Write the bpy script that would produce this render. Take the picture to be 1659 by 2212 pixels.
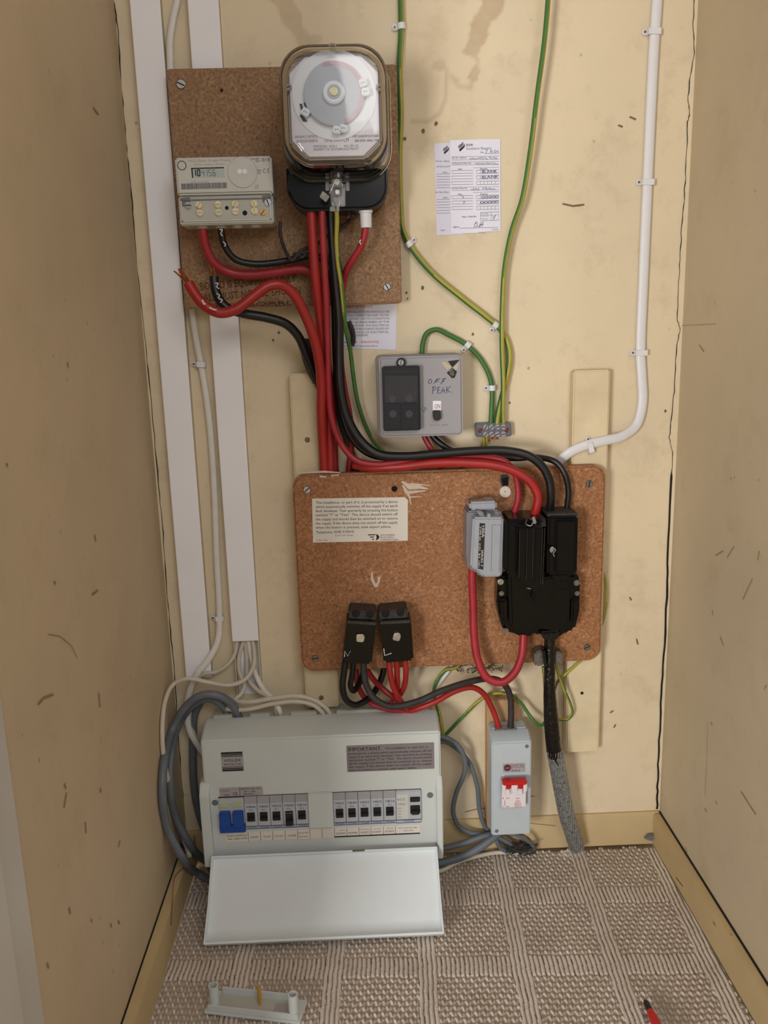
import bpy, bmesh, math, random
import numpy as np
from mathutils import Vector, Matrix
random.seed(7)
for o in list(bpy.data.objects): bpy.data.objects.remove(o)
SC = bpy.context.scene
COL = SC.collection

# ------------------------------------------------------------------ camera
FPX = 1809.0
CAM = Vector((0, -1.15, .79))
YAW, PITCH, ROLL = 0.02535, 0.21593, -0.02804
def cam_axes():
    cy, sy = math.cos(YAW), math.sin(YAW); cp, sp = math.cos(PITCH), math.sin(PITCH)
    fwd = Vector((sy*cp, cy*cp, -sp)); right = Vector((cy, -sy, 0)); up = right.cross(fwd)
    c, s = math.cos(ROLL), math.sin(ROLL)
    return c*right+s*up, -s*right+c*up, -fwd
AX, AY, AZ = cam_axes()
cam = bpy.data.cameras.new('camera'); co = bpy.data.objects.new('camera', cam); COL.objects.link(co)
cam.sensor_fit = 'VERTICAL'; cam.sensor_height = 36; cam.sensor_width = 27; cam.lens = FPX/2212*36
cam.clip_start = .02
m = Matrix((AX, AY, AZ)).transposed().to_4x4(); m.translation = CAM
co.matrix_world = m
SC.camera = co

# ------------------------------------------------------------------ light
W = bpy.data.worlds.new('world'); SC.world = W; W.use_nodes = True
bg = W.node_tree.nodes['Background']; bg.inputs[0].default_value = (.94, .96, 1, 1); bg.inputs[1].default_value = .40
def area(name, loc, target, sx, sy, power, color):
    l = bpy.data.lights.new(name, 'AREA'); l.shape = 'RECTANGLE'; l.size = sx; l.size_y = sy
    l.energy = power; l.color = color
    o = bpy.data.objects.new(name, l); COL.objects.link(o); o.location = loc
    o.rotation_euler = (Vector(target)-Vector(loc)).to_track_quat('-Z', 'Y').to_euler()
    return o
area('assumed_left_daylight', (-1.0, -2.3, .66), (.15, 0, .36), .40, .50, 36, (1, .97, .93))  # assumed daylight from front left: an unseen area lamp added, no window modelled
area('hall_fill_light', (.45, -1.95, 1.6), (0.05, -.1, .1), .9, .7, 11, (1, .98, .95))  # unseen fill added from upper right to brighten floor, flap and door lining
SC.view_settings.view_transform = 'Standard'; SC.view_settings.look = 'None'
SC.view_settings.exposure = -0.24; SC.view_settings.gamma = 1; SC.view_settings.use_curve_mapping = False

# ------------------------------------------------------------------ helpers
def ray(px, py):
    return AX*((px-829.5)/FPX) + AY*((1106-py)/FPX) - AZ
def P(px, py, off=0.0):                      # pixel -> point on the plane y = -off
    v = ray(px, py); return CAM + v*((-off-CAM.y)/v.y)
def F(px, py, z=0.0):                        # pixel -> point on a level plane
    v = ray(px, py); return CAM + v*((z-CAM.z)/v.z)
def X(px, py, x):                            # pixel -> point on a side wall plane
    v = ray(px, py); return CAM + v*((x-CAM.x)/v.x)
def pp(pts, off): return [(P(a, b, off).x, P(a, b, off).z) for a, b in pts]
def mpp(off=0): return (1.15-off)/FPX*1.02   # metres per pixel
def lin(c): return tuple(((v/255)/12.92 if v/255 <= .04045 else ((v/255+.055)/1.055)**2.4) for v in c)

class NT:
    def __init__(s, name):
        s.m = bpy.data.materials.new(name); s.m.use_nodes = True
        s.t = s.m.node_tree; s.b = s.t.nodes['Principled BSDF']; s.o = s.t.nodes['Material Output']
    def n(s, typ, **kw):
        x = s.t.nodes.new(typ)
        for k, v in kw.items():
            if k in x.inputs: x.inputs[k].default_value = v
            else: setattr(x, k, v)
        return x
    def l(s, a, b): s.t.links.new(a, b)
    def coord(s):
        if not hasattr(s, 'tc'): s.tc = s.n('ShaderNodeTexCoord')
        return s.tc.outputs['Object']
    def noise(s, scale, detail=3, rough=.5, vec=None):
        x = s.n('ShaderNodeTexNoise'); x.inputs['Scale'].default_value = scale
        x.inputs['Detail'].default_value = detail; x.inputs['Roughness'].default_value = rough
        s.l(vec or s.coord(), x.inputs['Vector']); return x.outputs['Fac']
    def ramp(s, fac, stops):
        r = s.n('ShaderNodeValToRGB'); e = r.color_ramp.elements
        while len(e) < len(stops): e.new(.5)
        for i, (p, c) in enumerate(stops): e[i].position = p; e[i].color = (*c, 1) if len(c) == 3 else c
        s.l(fac, r.inputs[0]); return r.outputs[0]
    def mix(s, fac, a, b):
        x = s.n('ShaderNodeMix', data_type='RGBA')
        for sock, v in ((x.inputs[0], fac), (x.inputs[6], a), (x.inputs[7], b)):
            if isinstance(v, (int, float)): sock.default_value = v
            elif isinstance(v, tuple): sock.default_value = (*v, 1)
            else: s.l(v, sock)
        return x.outputs[2]
    def bump(s, h, dist, strength=1):
        b = s.n('ShaderNodeBump'); b.inputs['Distance'].default_value = dist; b.inputs['Strength'].default_value = strength
        s.l(h, b.inputs['Height']); s.l(b.outputs[0], s.b.inputs['Normal'])
def mat(name, rgb, rough=.5, metal=0, var=.06, scale=60, bump=0, spec=None, coat=0):
    t = NT(name); c = lin(rgb)
    t.b.inputs['Roughness'].default_value = rough; t.b.inputs['Metallic'].default_value = metal
    if coat: t.b.inputs['Coat Weight'].default_value = coat
    if spec is not None: t.b.inputs['Specular IOR Level'].default_value = spec
    if var:
        f = t.noise(scale, 4)
        t.l(t.ramp(f, [(.3, tuple(v*(1-var) for v in c)), (.7, tuple(min(1, v*(1+var)) for v in c))]), t.b.inputs['Base Color'])
        if bump: t.bump(f, bump)
    else: t.b.inputs['Base Color'].default_value = (*c, 1)
    return t.m

M = {}
M['red'] = mat('red_pvc', (164, 36, 34), .38, var=.10, scale=40)
M['red_old'] = mat('old_red_pvc', (160, 38, 48), .42, var=.12, scale=40)
M['black'] = mat('black_pvc', (17, 17, 20), .4, var=.2, scale=50)
M['blackdusty'] = mat('dusty_black_pvc', (50, 44, 44), .6, var=.3, scale=90)
M['bake'] = mat('black_bakelite', (9, 8, 8), .22, var=.2, scale=120, spec=.28)
M['bakedust'] = mat('dusty_bakelite', (58, 53, 50), .7, var=.35, scale=200)
M['grey_cable'] = mat('grey_pvc', (104, 110, 118), .45, var=.1)
M['white_cable'] = mat('white_pvc', (226, 222, 216), .45, var=.04)
M['cream_cable'] = mat('aged_white_pvc', (205, 196, 180), .5, var=.06)
M['green'] = mat('green_pvc', (66, 114, 52), .42, var=.08)
M['yellow'] = mat('yellow_pvc', (172, 160, 62), .42, var=.08)
M['green_d'] = mat('dark_green_pvc', (44, 100, 52), .42, var=.08)
M['white'] = mat('white_plastic', (228, 228, 232), .4, var=.02)
M['trunk'] = mat('white_trunking_plastic', (246, 246, 252), .42, var=.03, scale=8)
M['trunk_side'] = mat('trunking_edge_plastic', (196, 184, 160), .5, var=.05)
M['cu'] = mat('grey_white_plastic', (206, 211, 208), .42, var=.03, scale=12)
M['cu_aged'] = mat('aged_grey_plastic', (186, 186, 176), .5, var=.05, scale=18)
M['flap'] = mat('lit_flap_plastic', (226, 232, 234), .4, var=.03, scale=12)  # cover plastic again, lightened to carry the stronger light on the flap
M['mcb'] = mat('breaker_plastic', (186, 190, 196), .4, var=.03)
M['toggle'] = mat('toggle_black', (34, 32, 34), .4, var=.1)
M['blue'] = mat('blue_plastic', (28, 76, 160), .4, var=.06)
M['meter'] = mat('meter_plastic', (206, 205, 198), .42, var=.03)
M['meter2'] = mat('meter_terminal_plastic', (188, 187, 178), .45, var=.04)
M['lcd'] = mat('lcd_glass', (186, 196, 194), .15, var=.02)
M['ink'] = mat('black_ink', (30, 28, 30), .7, var=0)
M['inkgrey'] = mat('grey_ink', (118, 116, 122), .7, var=0)
M['inkfaint'] = mat('faint_ink', (178, 172, 172), .7, var=0)
M['inkblue'] = mat('blue_ink', (52, 60, 110), .7, var=0)
M['inkred'] = mat('red_ink', (190, 50, 40), .7, var=0)
M['inkorange'] = mat('orange_ink', (214, 96, 66), .7, var=0)
M['stamp'] = mat('stamp_ink', (74, 50, 36), .85, var=.3, scale=300)
M['pen'] = mat('white_paint_pen', (205, 205, 215), .6, var=.1)
M['paper'] = mat('paper', (234, 233, 248), .8, var=.02, scale=30)
M['paper_b'] = mat('lower_paper', (220, 219, 236), .8, var=.02, scale=30)
M['sticker'] = mat('cream_sticker', (228, 221, 211), .6, var=.03, scale=40)
M['glabel'] = mat('grey_label', (130, 122, 124), .45, var=.05)
M['slabel'] = mat('silver_label', (172, 168, 170), .4, var=.05, metal=.1)
M['steel'] = mat('zinc_steel', (190, 190, 188), .3, 1, var=.15, scale=200)
M['dullsteel'] = mat('dull_steel', (128, 124, 116), .5, .8, var=.2, scale=200)
M['brass'] = mat('brass', (224, 212, 170), .4, .35, var=.15, scale=300)
M['gold'] = mat('new_brass', (222, 172, 90), .35, .5, var=.1, scale=300)
M['copper'] = mat('copper', (176, 96, 54), .4, .85, var=.25, scale=400)
M['gbox'] = mat('grey_enamel', (158, 156, 160), .4, var=.03, scale=20)
M['gbox_side'] = mat('grey_enamel_case', (140, 134, 130), .5, var=.05, scale=20)
M['smoke'] = mat('smoky_black_plastic', (38, 36, 37), .25, var=.1)
M['smoke2'] = mat('smoky_window', (58, 56, 58), .2, var=.06)
M['disc'] = mat('blue_grey_disc', (48, 54, 66), .4, var=0)
M['fuse'] = mat('light_grey_plastic', (160, 163, 172), .35, var=.04)
M['fuse_d'] = mat('grey_plastic', (132, 132, 138), .4, var=.06)
M['memcase'] = mat('isolator_plastic', (188, 198, 204), .35, var=.02)
M['memtop'] = mat('isolator_shoulder_plastic', (140, 144, 144), .4, var=.03)
M['switchred'] = mat('red_switch', (196, 34, 36), .3, var=.05)
M['switchwhite'] = mat('white_switch', (232, 224, 228), .35, var=.02)
M['tblock'] = mat('grey_terminal_plastic', (104, 104, 108), .5, var=.06)
M['dark'] = mat('dark_gap', (28, 22, 18), .9, var=0)
M['scuff'] = mat('wall_scuff', (142, 118, 88), .9, var=.2, scale=200)
M['darkspot'] = mat('dirt_mark', (120, 102, 78), .9, var=.3, scale=200)
M['holegrey'] = mat('screw_recess', (108, 112, 112), .6, var=.1)
M['wood'] = mat('painted_batten', (224, 207, 172), .7, var=.09, scale=25, bump=.0008)
M['woodraw'] = mat('bare_pine', (188, 152, 112), .7, var=.15, scale=30)
M['base'] = mat('painted_skirting', (200, 176, 132), .55, var=.06, scale=14)
M['framepaint'] = mat('white_gloss_paint', (196, 190, 182), .35, var=.03, scale=10)
M['dust'] = mat('grey_dust_fluff', (60, 56, 54), 1, var=.4, scale=300)
M['bitumen'] = mat('black_bitumen', (14, 12, 12), .16, var=.3, scale=150, bump=.002)
M['armour'] = None
M['whitedial'] = mat('white_dial', (240, 244, 250), .3, var=.02)  # extra whiteness stands in for reflections off the clear cover
M['plate'] = mat('time_switch_plate', (232, 228, 236), .35, var=.03, scale=25)  # whitened so the colour carries the assumed daylight's reflection veil on the cover
M['greydisc'] = mat('grey_dial_disc', (190, 195, 204), .35, var=.04)
M['pinkring'] = mat('pink_dial_ring', (206, 168, 178), .4, var=.05)
M['tan'] = mat('brown_case', (168, 160, 154), .4, var=.06)
M['smear'] = mat('plaster_smear', (206, 190, 172), .9, var=.1, scale=200)
M['yellowish'] = mat('faded_green_window', (186, 198, 140), .4, var=.05)
M['lilac'] = mat('pale_screw_cap', (214, 204, 190), .5, var=.02)
M['beige'] = mat('beige_print', (190, 178, 152), .6, var=0)
M['maroon'] = mat('maroon_print', (96, 40, 50), .5, var=0)
M['pencil'] = mat('red_brown_wire', (130, 66, 44), .6, var=.1)

def armour():
    t = NT('steel_wire_armour')
    t.b.inputs['Roughness'].default_value = .5; t.b.inputs['Metallic'].default_value = .55
    f = t.noise(260, 3); t.l(t.ramp(f, [(.3, lin((112, 116, 118))), (.7, lin((182, 184, 182)))]), t.b.inputs['Base Color'])
    return t.m
M['armour'] = armour()
def board_mat(name, a, b, c, d, sc):
    t = NT(name); t.b.inputs['Roughness'].default_value = .62
    mp = t.n('ShaderNodeMapping'); t.l(t.coord(), mp.inputs[0]); mp.inputs['Scale'].default_value = (1, 1, 1)
    f1 = t.noise(sc, 5, .7); f2 = t.noise(sc*.13, 3)
    c1 = t.ramp(f1, [(.28, a), (.44, b), (.58, c), (.74, d)])
    c2 = t.mix(t.ramp(f2, [(.35, (0, 0, 0)), (.7, (.5, .5, .5))]), c1, b)
    v = t.n('ShaderNodeTexVoronoi'); v.inputs['Scale'].default_value = sc*.42; t.l(t.coord(), v.inputs['Vector'])
    g = t.noise(sc*.2, 2)
    spot = t.n('ShaderNodeMath', operation='MULTIPLY'); 
    t.l(t.ramp(v.outputs['Distance'], [(.0, (1, 1, 1)), (.17, (0, 0, 0))]), spot.inputs[0]); t.l(t.ramp(g, [(.55, (0, 0, 0)), (.62, (1, 1, 1))]), spot.inputs[1])
    t.l(t.mix(spot.outputs[0], c2, tuple(v_*.35 for v_ in a)), t.b.inputs['Base Color'])
    t.bump(f1, .0004, .6)
    return t.m
M['chip'] = board_mat('chipboard', lin((74, 50, 32)), lin((138, 104, 72)), lin((162, 126, 90)), lin((206, 174, 130)), 260)
M['hard'] = board_mat('hardboard', lin((84, 50, 28)), lin((150, 100, 62)), lin((174, 122, 82)), lin((226, 180, 138)), 300)
M['boardedge'] = mat('board_edge', (112, 86, 68), .8, var=.2, scale=200)

def wall_mat(name, base, marks=True):
    t = NT(name); t.b.inputs['Roughness'].default_value = .6
    c = lin(base)
    f = t.noise(5, 5, .6)
    col = t.ramp(f, [(.3, tuple(v*.93 for v in c)), (.7, tuple(v*1.05 for v in c))])
    at = t.n('ShaderNodeAttribute', attribute_name='stain')
    n2 = t.noise(45, 4, .6)
    k = t.n('ShaderNodeMath', operation='MULTIPLY'); t.l(at.outputs['Fac'], k.inputs[0])
    t.l(t.ramp(n2, [(.2, (.7, .7, .7)), (.8, (1, 1, 1))]), k.inputs[1])
    col = t.mix(k.outputs[0], col, lin((158, 124, 82)))
    # scuffs and flecks
    v = t.n('ShaderNodeTexVoronoi'); v.inputs['Scale'].default_value = 38; t.l(t.coord(), v.inputs['Vector'])
    g = t.noise(9, 2); s = t.n('ShaderNodeMath', operation='MULTIPLY')
    t.l(t.ramp(v.outputs['Distance'], [(.05, (1, 1, 1)), (.11, (0, 0, 0))]), s.inputs[0])
    t.l(t.ramp(g, [(.52, (0, 0, 0)), (.64, (.55, .55, .55))]), s.inputs[1])
    col = t.mix(s.outputs[0], col, lin((120, 104, 82)))
    n3 = t.noise(14, 6, .75)
    col = t.mix(t.ramp(n3, [(.52, (0, 0, 0)), (.75, (.4, .4, .4))]), col, lin((172, 152, 120)))
    t.l(col, t.b.inputs['Base Color'])
    t.bump(t.noise(30, 5, .6), .0012, .5)
    return t.m
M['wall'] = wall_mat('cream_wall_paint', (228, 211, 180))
M['wall_l'] = wall_mat('left_wall_shaded_paint', (196, 176, 146))  # same wall paint, its shade put into a darker base colour
M['wall_r'] = wall_mat('right_wall_shaded_paint', (200, 184, 156))  # wall paint darkened too, for the weaker light on this side

def glassy():
    t = NT('clear_plastic_cover'); t.t.nodes.remove(t.b)
    tr = t.n('ShaderNodeBsdfTransparent'); gl = t.n('ShaderNodeBsdfGlossy'); gl.inputs['Roughness'].default_value = .06
    lw = t.n('ShaderNodeLayerWeight'); lw.inputs['Blend'].default_value = .35
    t.l(t.ramp(lw.outputs['Facing'], [(0, (.96, .955, .95)), (.55, (.92, .915, .91)), (1, (.62, .60, .59))]), tr.inputs[0])
    fr = t.n('ShaderNodeFresnel'); fr.inputs['IOR'].default_value = 1.45
    mx = t.n('ShaderNodeMixShader'); t.l(fr.outputs[0], mx.inputs[0]); t.l(tr.outputs[0], mx.inputs[1]); t.l(gl.outputs[0], mx.inputs[2])
    t.l(mx.outputs[0], t.o.inputs[0]); return t.m
M['clear'] = glassy()

def carpet_mat():
    t = NT('woven_loop_carpet'); t.b.inputs['Roughness'].default_value = .95; t.b.inputs['Specular IOR Level'].default_value = .1
    at = t.n('ShaderNodeAttribute', attribute_name='tuft')
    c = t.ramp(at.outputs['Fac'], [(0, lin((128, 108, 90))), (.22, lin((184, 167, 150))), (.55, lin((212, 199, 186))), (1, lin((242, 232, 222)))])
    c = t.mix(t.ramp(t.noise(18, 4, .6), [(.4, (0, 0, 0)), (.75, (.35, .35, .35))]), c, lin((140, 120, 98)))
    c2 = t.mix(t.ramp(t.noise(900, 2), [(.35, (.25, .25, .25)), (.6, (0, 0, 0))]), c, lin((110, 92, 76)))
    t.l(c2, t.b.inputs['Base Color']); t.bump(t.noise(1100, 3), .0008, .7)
    return t.m
M['carpet'] = carpet_mat()

TEXT_CACHE = {}
def text_mesh(s):
    if s in TEXT_CACHE: return TEXT_CACHE[s]
    cu = bpy.data.curves.new('t', 'FONT'); cu.body = s; cu.size = 1; cu.resolution_u = 2
    ob = bpy.data.objects.new('t', cu); COL.objects.link(ob)
    dg = bpy.context.evaluated_depsgraph_get(); me = bpy.data.meshes.new_from_object(ob.evaluated_get(dg))
    v = [(a.co.x, a.co.y) for a in me.vertices]; f = [tuple(p.vertices) for p in me.polygons]
    bpy.data.objects.remove(ob); bpy.data.curves.remove(cu); bpy.data.meshes.remove(me)
    TEXT_CACHE[s] = (v, f); return v, f

class MB:
    def __init__(s, T=None): s.v = []; s.f = []; s.mi = []; s.ms = []; s.T = T or Matrix.Identity(4)
    def mid(s, k):
        if k not in s.ms: s.ms.append(k)
        return s.ms.index(k)
    def add(s, verts, faces, k):
        n = len(s.v); s.v += [s.T @ Vector(a) for a in verts]; s.f += [tuple(n+i for i in f) for f in faces]
        s.mi += [s.mid(k)]*len(faces) if isinstance(k, str) else [s.mid(x) for x in k]
        return s
    def addbm(s, bm, k, b=0, seg=2, ang=25):
        if b:
            bm.normal_update()
            ed = [e for e in bm.edges if len(e.link_faces) == 2 and e.calc_face_angle(0) > math.radians(ang)]
            bmesh.ops.bevel(bm, geom=ed, offset=b, segments=seg, affect='EDGES', clamp_overlap=True)
        bmesh.ops.recalc_face_normals(bm, faces=bm.faces[:])
        bm.verts.index_update()
        s.add([v.co.copy() for v in bm.verts], [[v.index for v in f.verts] for f in bm.faces], k); bm.free(); return s
    def box(s, x0, x1, o0, o1, z0, z1, k, b=0, seg=2):
        bm = bmesh.new(); bmesh.ops.create_cube(bm, size=1)
        for v in bm.verts:
            v.co = Vector(((x0+x1)/2+v.co.x*abs(x1-x0), -(o0+o1)/2+v.co.y*abs(o1-o0), (z0+z1)/2+v.co.z*abs(z1-z0)))
        return s.addbm(bm, k, b, seg)
    def prism(s, poly, o0, o1, k, b=0, seg=2, scale=1, ang=25):   # polygon in x,z extruded from off o0 (back) to o1 (front)
        bm = bmesh.new(); n = len(poly); cx = sum(p[0] for p in poly)/n; cz = sum(p[1] for p in poly)/n
        A = [bm.verts.new((x, -o0, z)) for x, z in poly]
        B = [bm.verts.new((cx+(x-cx)*scale, -o1, cz+(z-cz)*scale)) for x, z in poly]
        bm.faces.new(A); bm.faces.new(B[::-1])
        for i in range(n): j = (i+1) % n; bm.faces.new((A[j], A[i], B[i], B[j]))
        bmesh.ops.recalc_face_normals(bm, faces=bm.faces[:])
        return s.addbm(bm, k, b, seg, ang)
    def pprism(s, px, o0, o1, k, b=0, **kw): return s.prism(pp(px, o1), o0, o1, k, b, **kw)
    def profile(s, prof, x0, x1, k, b=0):                # polygon in (off, z) extruded along x
        bm = bmesh.new()
        A = [bm.verts.new((x0, -o, z)) for o, z in prof]; B = [bm.verts.new((x1, -o, z)) for o, z in prof]
        n = len(prof); bm.faces.new(A); bm.faces.new(B[::-1])
        for i in range(n): j = (i+1) % n; bm.faces.new((A[j], A[i], B[i], B[j]))
        bmesh.ops.recalc_face_normals(bm, faces=bm.faces[:])
        return s.addbm(bm, k, b)
    def cyl(s, c, r, h, k, axis=(0, -1, 0), seg=20, r2=None, b=0):
        c = Vector(c); a = Vector(axis).normalized(); u = a.orthogonal().normalized(); w = a.cross(u); r2 = r if r2 is None else r2
        bm = bmesh.new()
        A = [bm.verts.new(c+(u*math.cos(2*math.pi*i/seg)+w*math.sin(2*math.pi*i/seg))*r) for i in range(seg)]
        B = [bm.verts.new(c+a*h+(u*math.cos(2*math.pi*i/seg)+w*math.sin(2*math.pi*i/seg))*r2) for i in range(seg)]
        bm.faces.new(A[::-1]); bm.faces.new(B)
        for i in range(seg): j = (i+1) % seg; bm.faces.new((A[i], A[j], B[j], B[i]))
        return s.addbm(bm, k, b, 2, 40)
    def ring(s, c, r0, r1, h, k, axis=(0, -1, 0), seg=32):
        c = Vector(c); a = Vector(axis).normalized(); u = a.orthogonal().normalized(); w = a.cross(u); vs = []; fs = []
        for i in range(seg):
            d = u*math.cos(2*math.pi*i/seg)+w*math.sin(2*math.pi*i/seg)
            vs += [c+d*r0, c+d*r1, c+d*r1+a*h, c+d*r0+a*h]
        for i in range(seg):
            p = 4*i; q = 4*((i+1) % seg)
            for e in range(4): g = (e+1) % 4; fs.append((p+e, q+e, q+g, p+g))
        return s.add(vs, fs, k)
    def tube(s, pts, r, k, seg=12, k2=None, twist=0, phase=0, flat=None, sub=8, cap=True, width=None):
        path, rad = spline(pts, sub, width)
        n = len(path); vs = []; fs = []; ks = []
        t0 = (path[1]-path[0]).normalized(); nrm = Vector((0, -1, 0)); nrm = (nrm-t0*nrm.dot(t0))
        if nrm.length < .2: nrm = t0.orthogonal()
        nrm.normalize(); dist = 0
        for i, p in enumerate(path):
            t = (path[min(i+1, n-1)]-path[max(i-1, 0)]).normalized()
            if flat: nn = Vector((0, -1, 0)); nn = nn-t*nn.dot(t); nrm = nn.normalized() if nn.length > .15 else (nrm-t*nrm.dot(t)).normalized()
            else: nrm = (nrm-t*nrm.dot(t)).normalized()
            side = t.cross(nrm); rr = rad[i]*r if width else r
            if i: dist += (p-path[i-1]).length
            for j in range(seg):
                a = 2*math.pi*j/seg
                if flat: vs.append(p+side*math.cos(a)*flat[0]+nrm*math.sin(a)*flat[1])
                else: vs.append(p+(side*math.cos(a)+nrm*math.sin(a))*rr)
            if i:
                for j in range(seg):
                    q = (j+1) % seg; fs.append(((i-1)*seg+j, i*seg+j, i*seg+q, (i-1)*seg+q)[::-1])
                    ks.append(k2 if (k2 and math.sin(2*math.pi*(j+.5)/seg+phase+twist*dist) > .1) else k)
        if cap: fs += [tuple(range(seg)), tuple(range((n-1)*seg, n*seg))[::-1]]; ks += [k, k]
        return s.add(vs, fs, ks)
    def stroke(s, pts, off, w, k):                       # flat mark in the x,z plane
        vs = []; fs = []; n = len(pts)
        for i, p in enumerate(pts):
            a = Vector(pts[max(i-1, 0)]); b = Vector(pts[min(i+1, n-1)]); d = b-a
            d = Vector((-d.y, d.x)).normalized() if d.length > 1e-9 else Vector((0, 1))
            ww = w[i] if isinstance(w, (list, tuple)) else w
            vs += [(p[0]+d.x*ww/2, -off, p[1]+d.y*ww/2), (p[0]-d.x*ww/2, -off, p[1]-d.y*ww/2)]
            if i: fs.append((2*i-2, 2*i, 2*i+1, 2*i-1))
        return s.add(vs, fs, k)
    def pstroke(s, px, off, wpx, k):
        w = [v*mpp(off) for v in wpx] if isinstance(wpx, (list, tuple)) else wpx*mpp(off)
        return s.stroke(pp(px, off), off, w, k)
    def poly(s, px, off, k):
        q = pp(px, off); return s.add([(x, -off, z) for x, z in q], [tuple(range(len(q)))], k)
    def rpoly(s, pts, off, k): return s.add([(x, -off, z) for x, z in pts], [tuple(range(len(pts)))], k)
    def text(s, t, a, b, off, h, k):                     # baseline from a to b (x,z), cap height h
        v, f = text_mesh(t)
        if not v: return s
        xs = [p[0] for p in v]; x0, x1 = min(xs), max(xs); a = Vector(a); b = Vector(b); d = b-a; L = d.length; d.normalize(); u = Vector((-d.y, d.x))
        sx = L/(x1-x0); sz = h/.70
        return s.add([(a.x+d.x*(p[0]-x0)*sx+u.x*p[1]*sz, -off, a.y+d.y*(p[0]-x0)*sx+u.y*p[1]*sz) for p in v], f, k)
    def ptext(s, t, a, b, off, hpx, k):
        A, B = P(*a, off), P(*b, off); return s.text(t, (A.x, A.z), (B.x, B.z), off, hpx*mpp(off), k)
    def build(s, name, parent=None, origin=None, smooth=35):
        me = bpy.data.meshes.new(name)
        if parent is not None: org = ORG[parent.name]
        elif origin is not None: org = Vector(origin)
        else:
            lo = [min(v[i] for v in s.v) for i in range(3)]; hi = [max(v[i] for v in s.v) for i in range(3)]
            org = Vector(((lo[0]+hi[0])/2, hi[1], lo[2]))
        me.from_pydata([tuple(v-org) for v in s.v], [], s.f)
        for k in s.ms: me.materials.append(M[k])
        for p, i in zip(me.polygons, s.mi): p.material_index = i
        if smooth:
            me.shade_smooth(); me.set_sharp_from_angle(angle=math.radians(smooth))
        o = bpy.data.objects.new(name, me); COL.objects.link(o)
        ORG[o.name] = org
        if parent is not None: o.parent = parent
        else: o.location = org
        return o
ORG = {}
def spline(pts, sub=8, width=None):
    P_ = [Vector(p) for p in pts]; n = len(P_)
    w = list(width) if width else [1]*n
    if n == 2: return [P_[0].lerp(P_[1], i/4) for i in range(5)], [w[0]+(w[1]-w[0])*i/4 for i in range(5)]
    Q = [P_[0]*2-P_[1]]+P_+[P_[-1]*2-P_[-2]]; out = []; ow = []
    for i in range(1, n):
        a, b, c, d = Q[i-1], Q[i], Q[i+1], Q[i+2]
        t01 = max((b-a).length, 1e-6)**.5; t12 = max((c-b).length, 1e-6)**.5; t23 = max((d-c).length, 1e-6)**.5
        m1 = (c-b)+((b-a)/t01-(c-a)/(t01+t12))*t12; m2 = (c-b)+((d-c)/t23-(d-b)/(t12+t23))*t12
        for k in range(sub):
            t = k/sub; h = t*t*t; q = t*t
            out.append(b*(2*h-3*q+1)+m1*(h-2*q+t)+c*(-2*h+3*q)+m2*(h-q)); ow.append(w[i-1]+(w[i]-w[i-1])*t)
    out.append(P_[-1]); ow.append(w[-1]); return out, ow
def tag(o, label=None, cat=None, group=None, kind=None):
    if label: o['label'] = label
    if cat: o['category'] = cat
    if group: o['group'] = group
    if kind: o['kind'] = kind
    return o
def root(name, loc, label, cat, group=None):
    o = bpy.data.objects.new(name, None); COL.objects.link(o); o.location = loc; o.empty_display_size = .02; ORG[o.name] = Vector(loc)
    return tag(o, label, cat, group)
def PT(lst): return [P(*a) for a in lst]
def screw(parent, px, py, off, r, k='steel', ang=30, h=.0015, cross=False, label=None):
    c = P(px, py, off); mb = MB().cyl(c, r, h, k, b=r*.2)
    a = math.radians(ang); d = (math.cos(a)*r*.85, math.sin(a)*r*.85)
    mb.stroke([(c.x-d[0], c.z-d[1]), (c.x+d[0], c.z+d[1])], off+h+.0001, r*(.12 if k == 'brass' else .26), 'dark' if k != 'brass' else 'dullsteel')
    if cross: mb.stroke([(c.x+d[1]*.7, c.z-d[0]*.7), (c.x-d[1]*.7, c.z+d[0]*.7)], off+h+.0001, r*.28, 'dark')
    o = mb.build('screw', parent)
    if label: o['label'] = label
    return o
def rrect(x0, x1, z0, z1, r, n=5):
    out = []
    for cx, cz, a0 in ((x1-r, z1-r, 0), (x0+r, z1-r, 90), (x0+r, z0+r, 180), (x1-r, z0+r, 270)):
        for i in range(n+1):
            a = math.radians(a0+90*i/n); out.append((cx+r*math.cos(a), cz+r*math.sin(a)))
    return out
def rrpx(x0, y0, x1, y1, off, r, n=5):     # rounded rect whose centre-line extents are given in pixels
    xm, ym = (x0+x1)/2, (y0+y1)/2
    return rrect(P(x0, ym, off).x, P(x1, ym, off).x, P(xm, y1, off).z, P(xm, y0, off).z, r, n)

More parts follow.
